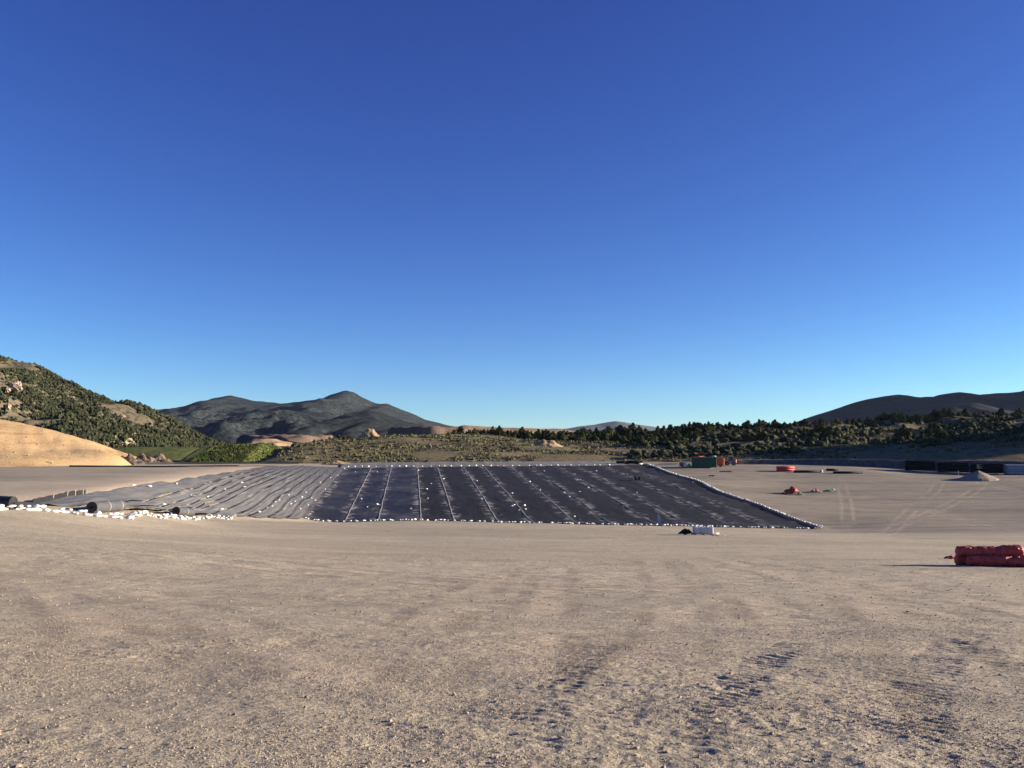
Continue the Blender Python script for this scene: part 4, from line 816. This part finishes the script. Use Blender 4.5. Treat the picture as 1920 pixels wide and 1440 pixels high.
# ------------------------------------------------------------------ white pallet load
M['wrap'] = plain('white_wrap', (.46, .46, .50), .55, .12, 3, .3, .02)  # white wrap, darkened and blued: its shaded front is put into the colour
M['black'] = plain('black_plastic', (.012, .012, .014), .75, .3, 3, .2)
M['ink'] = plain('grey_mark', (.25, .25, .30), .7, .1, 3)
q = gp(1318, 1003); q = gz(q); pal = empty('pallet_load', tuple(q), R(-4)); k = q[1] / F; W_ = 36 * k; Hh = 13.2 * k
for x in (-.42, 0, .42): MB().box((x * W_, 0, .06), (.1, 1.0, .09)).build('pallet_runner', M['lumber'], pal)
for y in np.linspace(-.45, .45, 6): MB().box((0, y, .12), (W_ * .98, .1, .022)).build('pallet_board', M['lumber'], pal)
for i in range(3):
    for j in range(2):
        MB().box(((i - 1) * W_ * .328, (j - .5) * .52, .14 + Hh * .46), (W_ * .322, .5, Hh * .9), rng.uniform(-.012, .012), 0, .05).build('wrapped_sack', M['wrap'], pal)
MB().box((.02 * W_, -.518, .14 + Hh * .5), (.025, .008, Hh * .62)).build('printed_mark', M['strap'], pal)
tag(pal, 'white wrapped pallet load standing just before the near edge of the liner', 'pallet load')
for i, (fx, fz) in enumerate(((-.36, 0), (-.2, .02), (.05, 0), (.2, .03), (.36, .0), (.45, .04))):
    o = bag(q[0] + fx * W_, q[1] + rng.uniform(-.2, .2), q[2] + .14 + Hh * .88, .42, 'small white bag lying on top of the white pallet load', 'bags on the pallet load')
bag(q[0] + W_ * .66, q[1] - .1, q[2], .85, 'white sandbag on the ground right of the white pallet load', None, rz=.4)
scrap('black_scrap', 1286, 1003, 0, (1.5, .7), 'black', 'crumpled black plastic heap left of the white pallet load', 'scrap', 11, .34, True)
scrap('tan_scrap', 1347, 1004, 0, (1.2, .5), 'lumber', 'flat tan scrap right of the white pallet load', 'scrap', 19, .05, True)
# ------------------------------------------------------------------ things on and beside the liner
q = liner_ray(1195, 901); o = empty('sheet_folds', (q[0], q[1], q[2] + .06)); 
for s_ in (-1, 1): MB().box((s_ * .42, 0, .42), (.42, .8, .95), 0, s_ * .35, .06).build('black_fold', M['black'], o)
MB().box((0, -.12, .42), (.3, .4, .7), 0, 0, .08).build('white_core', M['wrap'], o); tag(o, 'small black folded thing with a white middle on the upper right panels', 'folded sheet')
q = liner_ray(1234, 981); V_ = np.array([(0, 0, 0), (.3, 0, .0), (.28, .05, .5), (.05, .05, 1.0), (-.06, .04, .6), (.12, .1, .5)]); o = link('white_sheet', mesh_np('white_sheet', V_, [np.array([(0, 1, 2), (0, 2, 4), (4, 2, 3), (1, 5, 2)])], False), M['wrap']); o.location = (q[0], q[1], q[2] + .05); o.scale = (1.6,) * 3
m = o.modifiers.new('thick', 'SOLIDIFY'); m.thickness = .02; tag(o, 'torn upright white plastic scrap on the near right part of the liner', 'scrap')
# stack of black folded sheets at the top right corner of the liner
o = empty('sheet_stack', tuple(on_ground(1180, 874, 250, .1))); x = -4
for i in range(7): MB().box((-3.0 + i * 1.02 + rng.uniform(-.1, .1), rng.uniform(-.4, .4), .42 + rng.uniform(-.08, .08)), (1.25, 1.8, .85 + rng.uniform(-.15, .2)), rng.uniform(-.2, .2), rng.uniform(-.1, .1), .12).build('folded_sheet', M['black'], o)
tag(o, 'row of black folded sheets at the upper right corner of the liner', 'sheet stack')
o = on_ground(1201, 872, 247, .1); bag(o[0], o[1], o[2], 1.9, 'fat pale bag beside the black folded sheets at the corner', None)

# ------------------------------------------------------------------ machines at the far edge
M['green'] = plain('green_steel', (.022, .07, .04), .5, .2, 1.5, .4)
M['green_l'] = plain('green_tarp', (.04, .22, .10), .6, .2, 2, .3)
M['orange'] = plain('orange_paint', (.55, .10, .035), .45, .15, 1.5, .4)
M['white'] = plain('white_paint', (.72, .70, .66), .5, .12, 2, .4)
M['tyre'] = plain('tyre_rubber', (.02, .02, .02), .85, .3, 5, .2)
M['grey'] = plain('grey_steel', (.22, .22, .23), .5, .2, 2, .4)
M['glass'] = plain('dark_glass', (.02, .025, .03), .1, .1, 1, .5)
M['bluegrey'] = plain('bluegrey_roll', (.20, .23, .29), .6, .15, 2, .3)
def wheel(mb_parent, c, r, w):
    c = Vector(c); o = MB().tube(c - Vector((0, w / 2, 0)), c + Vector((0, w / 2, 0)), r, n=20, inner=r * .5).build('wheel', M['tyre'], mb_parent, True)
    MB().tube(c - Vector((0, w / 2 - .03, 0)), c + Vector((0, w / 2 - .03, 0)), r * .49, n=16).build('rim', M['grey'], o)
q = on_ground(1320, 878, 238); ct = empty('shipping_container', tuple(q), R(-9)); Lc, Wc, Hc = 6.4, 2.4, 2.7
MB().box((0, 0, .2 + Hc / 2), (Lc - .1, Wc - .1, Hc - .12)).build('body', M['green'], ct)
for i in range(22):
    for s_ in (-1, 1): MB().box((-Lc / 2 + .3 + i * (Lc - .6) / 21, s_ * (Wc / 2 - .03), .2 + Hc / 2), (.14, .05, Hc - .35)).build('side_rib', M['green'], ct)
for sx in (-1, 1):
    for sy in (-1, 1): MB().box((sx * (Lc / 2 - .05), sy * (Wc / 2 - .05), .2 + Hc / 2), (.16, .16, Hc)).build('corner_post', M['green'], ct)
for sy in (-1, 1):
    MB().box((0, sy * (Wc / 2 - .05), .2 + Hc - .06), (Lc - .3, .12, .13)).build('top_rail', M['grey'], ct); MB().box((0, sy * (Wc / 2 - .05), .2 + .06), (Lc - .3, .12, .16)).build('bottom_rail', M['green'], ct)
for s_ in (-1, 1):
    d_ = MB().box((Lc / 2 + .01, s_ * .57, .2 + Hc / 2), (.06, 1.08, Hc - .3)).build('door', M['green'], ct)
    for y in (.25, .8): MB().tube((Lc / 2 + .08, s_ * y, .3), (Lc / 2 + .08, s_ * y, Hc), .025, n=6).build('lock_bar', M['grey'], d_)
tag(ct, 'long dark green steel container at the far edge of the pad', 'container')
qq = ct.matrix_basis if False else None
o = link('white_bundle', BAGS[2]); o.location = (q[0] + 2.9, q[1] + .2, q[2] + .2 + Hc); o.scale = (1.5, 1.5, 1.6); tag(o, 'white bundle on the right end of the green container roof', 'bundle')
o = empty('red_tube', (q[0] - 2.2, q[1] - .7, q[2] + .2 + Hc + .12), R(-9)); MB().tube((-1.2, 0, 0), (1.6, 0, 0), .13, n=12).build('tube', M['tarp'], o, True); tag(o, 'thin red bundle on the left end of the green container roof', 'bundle')
# orange box trailer
q = on_ground(1351, 876.5, 240); bt = empty('box_trailer', tuple(q), R(-12))
MB().box((0, 0, 1.55), (2.0, 1.9, 2.0), 0, 0, .08).build('body', M['orange'], bt); MB().box((0, 0, .5), (2.1, 1.7, .14)).build('chassis', M['grey'], bt)
for y in (-.95, .95): wheel(bt, (0, y, .36), .36, .22)
MB().box((1.02, 0, 1.5), (.04, 1.5, 1.6)).build('door', M['orange'], bt); MB().box((1.7, 0, .5), (1.3, .12, .1)).build('drawbar', M['grey'], bt); MB().tube((2.2, 0, 0), (2.2, 0, .55), .05, n=8).build('jack_leg', M['grey'], bt)
tag(bt, 'orange box trailer standing against the right end of the green container', 'trailer')
# loader
q = on_ground(1369, 875.5, 246); ld = empty('loader', tuple(q), R(172))
MB().box((-.3, 0, 1.0), (2.2, 1.3, .7), 0, 0, .1).build('body', M['grey'], ld); MB().box((-1.35, 0, 1.25), (.75, 1.35, 1.2), 0, 0, .15).build('engine_cover', M['orange'], ld)
cb = MB().box((-.2, 0, 1.95), (1.1, 1.15, 1.25), 0, 0, .08).build('cab', M['glass'], ld); MB().box((-.2, 0, 2.62), (1.25, 1.25, .1), 0, 0, .03).build('cab_roof', M['white'], cb)
for s_ in (-1, 1): MB().box((1.15, s_ * .4, 1.15), (1.7, .14, .25), 0, R(14)).build('lift_arm', M['grey'], ld)
MB().box((2.1, 0, .55), (.7, 1.8, .7), 0, R(-20), .1).build('bucket', M['black'], ld)
for x in (-1.0, .85):
    for y in (-.72, .72): wheel(ld, (x, y, .52), .52, .36)
tag(ld, 'small orange and grey wheel loader right of the orange trailer', 'loader')
# generator and green tarp at the left of the container
q = on_ground(1281, 876, 239); gn = empty('generator', tuple(q), R(-8)); MB().box((-.45, 0, .85), (1.1, .9, 1.0), 0, 0, .06).build('engine_box', M['tarp'], gn); MB().box((.5, 0, 1.1), (.75, .8, 1.3), 0, 0, .1).build('fuel_tank', M['white'], gn)
MB().box((0, 0, .3), (2.1, .9, .12)).build('skid', M['grey'], gn); 
for y in (-.5, .5): wheel(gn, (-.2, y, .28), .28, .16)
tag(gn, 'small red generator with a white tank left of the green container', 'generator')
scrap('green_tarp', 1292, 877, 237, (1.6, 1.2), 'green_l', 'bright green tarp heap at the left end of the green container', 'tarp', 23, .9)
o = on_ground(1256, 871, 248); b_ = empty('plank_pile', tuple(o), R(-3)); 
for i in range(3): MB().box((rng.uniform(-.6, .6), i * .5 - .5, .15 + .12 * i), (6.5 - i, .35, .14), rng.uniform(-.03, .03)).build('plank', M['lumber'] if i else M['white'], b_)
tag(b_, 'pale planks lying left of the red generator', 'planks')
for (px, py, Y, L, lab) in ((1360, 882, 226, 3.0, 'thin dark beam with a pale end on the ground before the loader'), (1334, 886, 216, 1.3, 'tiny dark scrap of lumber on the ground before the container')):
    q = on_ground(px, py, Y); o = empty('beam', tuple(q), R(-3)); MB().box((0, 0, .2), (L, .35, .22)).build('timber', M['black'], o); MB().box((L / 2 + .18, 0, .22), (.34, .4, .28)).build('end_block', M['white'], o); tag(o, lab, 'beam')
# red bundle, black rolls
q = on_ground(1472, 878, 229); rb = empty('red_bundle', tuple(q), R(-7))
for i in range(3): 
    for j in range(2): MB().tube((-2.2 + .05 * i, -.7 + i * .62, .36 + j * .58), (2.2 + .04 * j, -.7 + i * .62, .36 + j * .58), .33, n=14).build('wrapped_roll', M['red'], rb, True)
MB().box((2.3, .0, .55), (.25, 1.5, .8), 0, .2, .1).build('loose_wrap', M['tarp'], rb); tag(rb, 'red wrapped bundle of rolls at the far right of the pad', 'roll bundle')
def black_bundle(px, py, Y, L, n_, label, endm, rz=0):
    q = on_ground(px, py, Y); o = empty('roll_bundle', tuple(q), rz)
    for i in range(n_): MB().tube((-L / 2 + rng.uniform(-.4, .4), i * .55, .3 + .02 * i), (L / 2 + rng.uniform(-.3, .3), i * .55, .3 + .02 * i), .3 - .04 * (i % 2), n=14).build('black_roll', M['black'], o, True)
    if endm: MB().tube((L / 2 + .1, 0, .33), (L / 2 + .5, 0, .33), .36, n=14).build('white_end_cap', endm, o, True)
    return tag(o, label, 'roll bundle')
black_bundle(1514, 881, 225, 6.6, 2, 'black rolls with a white capped end right of the red bundle', M['white'], R(-2))
black_bundle(1590, 883.5, 222, 7.6, 2, 'pair of plain long black rolls, farthest right of the loose rolls', None, R(-1))
black_bundle(1561, 879.5, 228, 2.6, 1, 'short black roll behind the left end of the plain long rolls', None, R(-1))
# heaps of red and green plastic
scrap('red_tarp_heap', 1485, 929, 190, (4.0, 3.0), 'tarp', 'heaped red tarp lying in the middle of the right slope', 'tarp heap', 31, 1.15)
scrap('green_scrap', 1500, 931, 188.5, (1.5, 1.0), 'green_l', 'bright green scrap at the right foot of the red tarp heap', 'scrap', 33, .4)
scrap('red_tarp_heap', 1529, 925, 193, (2.0, 1.5), 'tarp', 'small low red tarp heap right of the larger one', 'tarp heap', 37, .6)
for (px, lab) in ((1526, 'left pale bag on the small red tarp heap'), (1532, 'middle pale bag on the small red tarp heap'), (1539, 'right pale bag beside the small red tarp heap')):
    q = on_ground(px, 925, 192.4, .35 if px < 1535 else .05); bag(q[0], q[1], q[2], 1.1, lab, None)
scrap('green_scrap', 1553, 924, 194, (2.2, 1.4), 'green_l', 'loose dark green netting right of the small red tarp heap', 'scrap', 41, .25)
q = on_ground(1563, 922, 196); bag(q[0], q[1], q[2], 1.1, 'pale bag at the right end of the green netting', None)
q = on_ground(1299, 905, 200); bag(q[0], q[1], q[2], .9, 'lone pale bag on the bare ground right of the liner ridge', None)
# stacks of black pipe
def pipe_stack(x0, y0, L, rows, cols, r, mat, label, rz=0):
    z0 = float(G(np.array(x0), np.array(y0))); o = empty('pipe_stack', (x0, y0, z0), rz)
    me = MB().tube((0, 0, 0), (L, 0, 0), r, n=12, inner=r * .86).mesh('pipe', True); me.set_sharp_from_angle(angle=.7); me.materials.append(mat)
    for j in range(rows):
        for i in range(cols - j % 2):
            p_ = link('pipe', me, None, o); p_.location = (rng.uniform(-.12, .12), (i + .5 * (j % 2)) * 2.02 * r, r + .1 + j * 1.75 * r)
    for x in (.2, .8): MB().box((L * x, cols * r - r, .05), (.12, cols * 2 * r, .1)).build('bearer', M['lumber'], o)
    return tag(o, label, 'pipe stack')
a = P(1698, 883, 231); b = P(1886, 891, 222); 
for i, lab in enumerate(('leftmost of the three long stacks of black pipe', 'middle of the three long stacks of black pipe, left of the gravel cone', 'rightmost of the three long stacks of black pipe, behind the gravel cone')):
    f = i / 3; c = a * (1 - f) + b * f; Lp = (b[0] - a[0]) / 3 - .06; pipe_stack(c[0], c[1], Lp, 6, 4, .24, M['black'], lab, math.atan2(b[1] - a[1], b[0] - a[0]))
a = P(1888, 891, 221); pipe_stack(a[0], a[1], 12, 4, 3, .34, M['bluegrey'], 'stack of blue grey pipe cut off by the right edge of the photo', -.05)
q = P(1836, 874, 224.5); o = empty('wooden_crate', (q[0], q[1], q[2] - .6)); 
for z in (.1, .5, .9): MB().box((0, -.4, z), (1.3, .05, .22)).build('slat', M['lumber'], o); MB().box((0, .4, z), (1.3, .05, .22)).build('slat', M['lumber'], o)
for x in (-.6, .6): MB().box((x, 0, .5), (.08, .75, 1.05)).build('crate_end', M['lumber'], o)
tag(o, 'small tan wooden crate on the pipes above the gravel cone', 'crate')
q = on_ground(1797, 887, 219); MBs = MB().box((0, 0, .7), (.1, .1, 1.4)).build('marker_stake', M['white']); MBs.location = q; tag(MBs, 'thin white marker stake left of the gravel cone', 'stake')

# ------------------------------------------------------------------ haze
hz = MB().box((0, 5150, 290), (12400, 11300, 660)).build('haze', None); hm = bpy.data.materials.new('haze'); hm.use_nodes = True; hn = hm.node_tree.nodes; hn.remove(hn['Principled BSDF'])
pv = hn.new('ShaderNodeVolumePrincipled'); pv.inputs['Color'].default_value = (.62, .75, 1.0, 1); pv.inputs['Density'].default_value = 1.0e-5; pv.inputs['Anisotropy'].default_value = .2
hm.node_tree.links.new(pv.outputs[0], hn['Material Output'].inputs['Volume']); hz.data.materials.append(hm); tag(hz, kind='stuff')
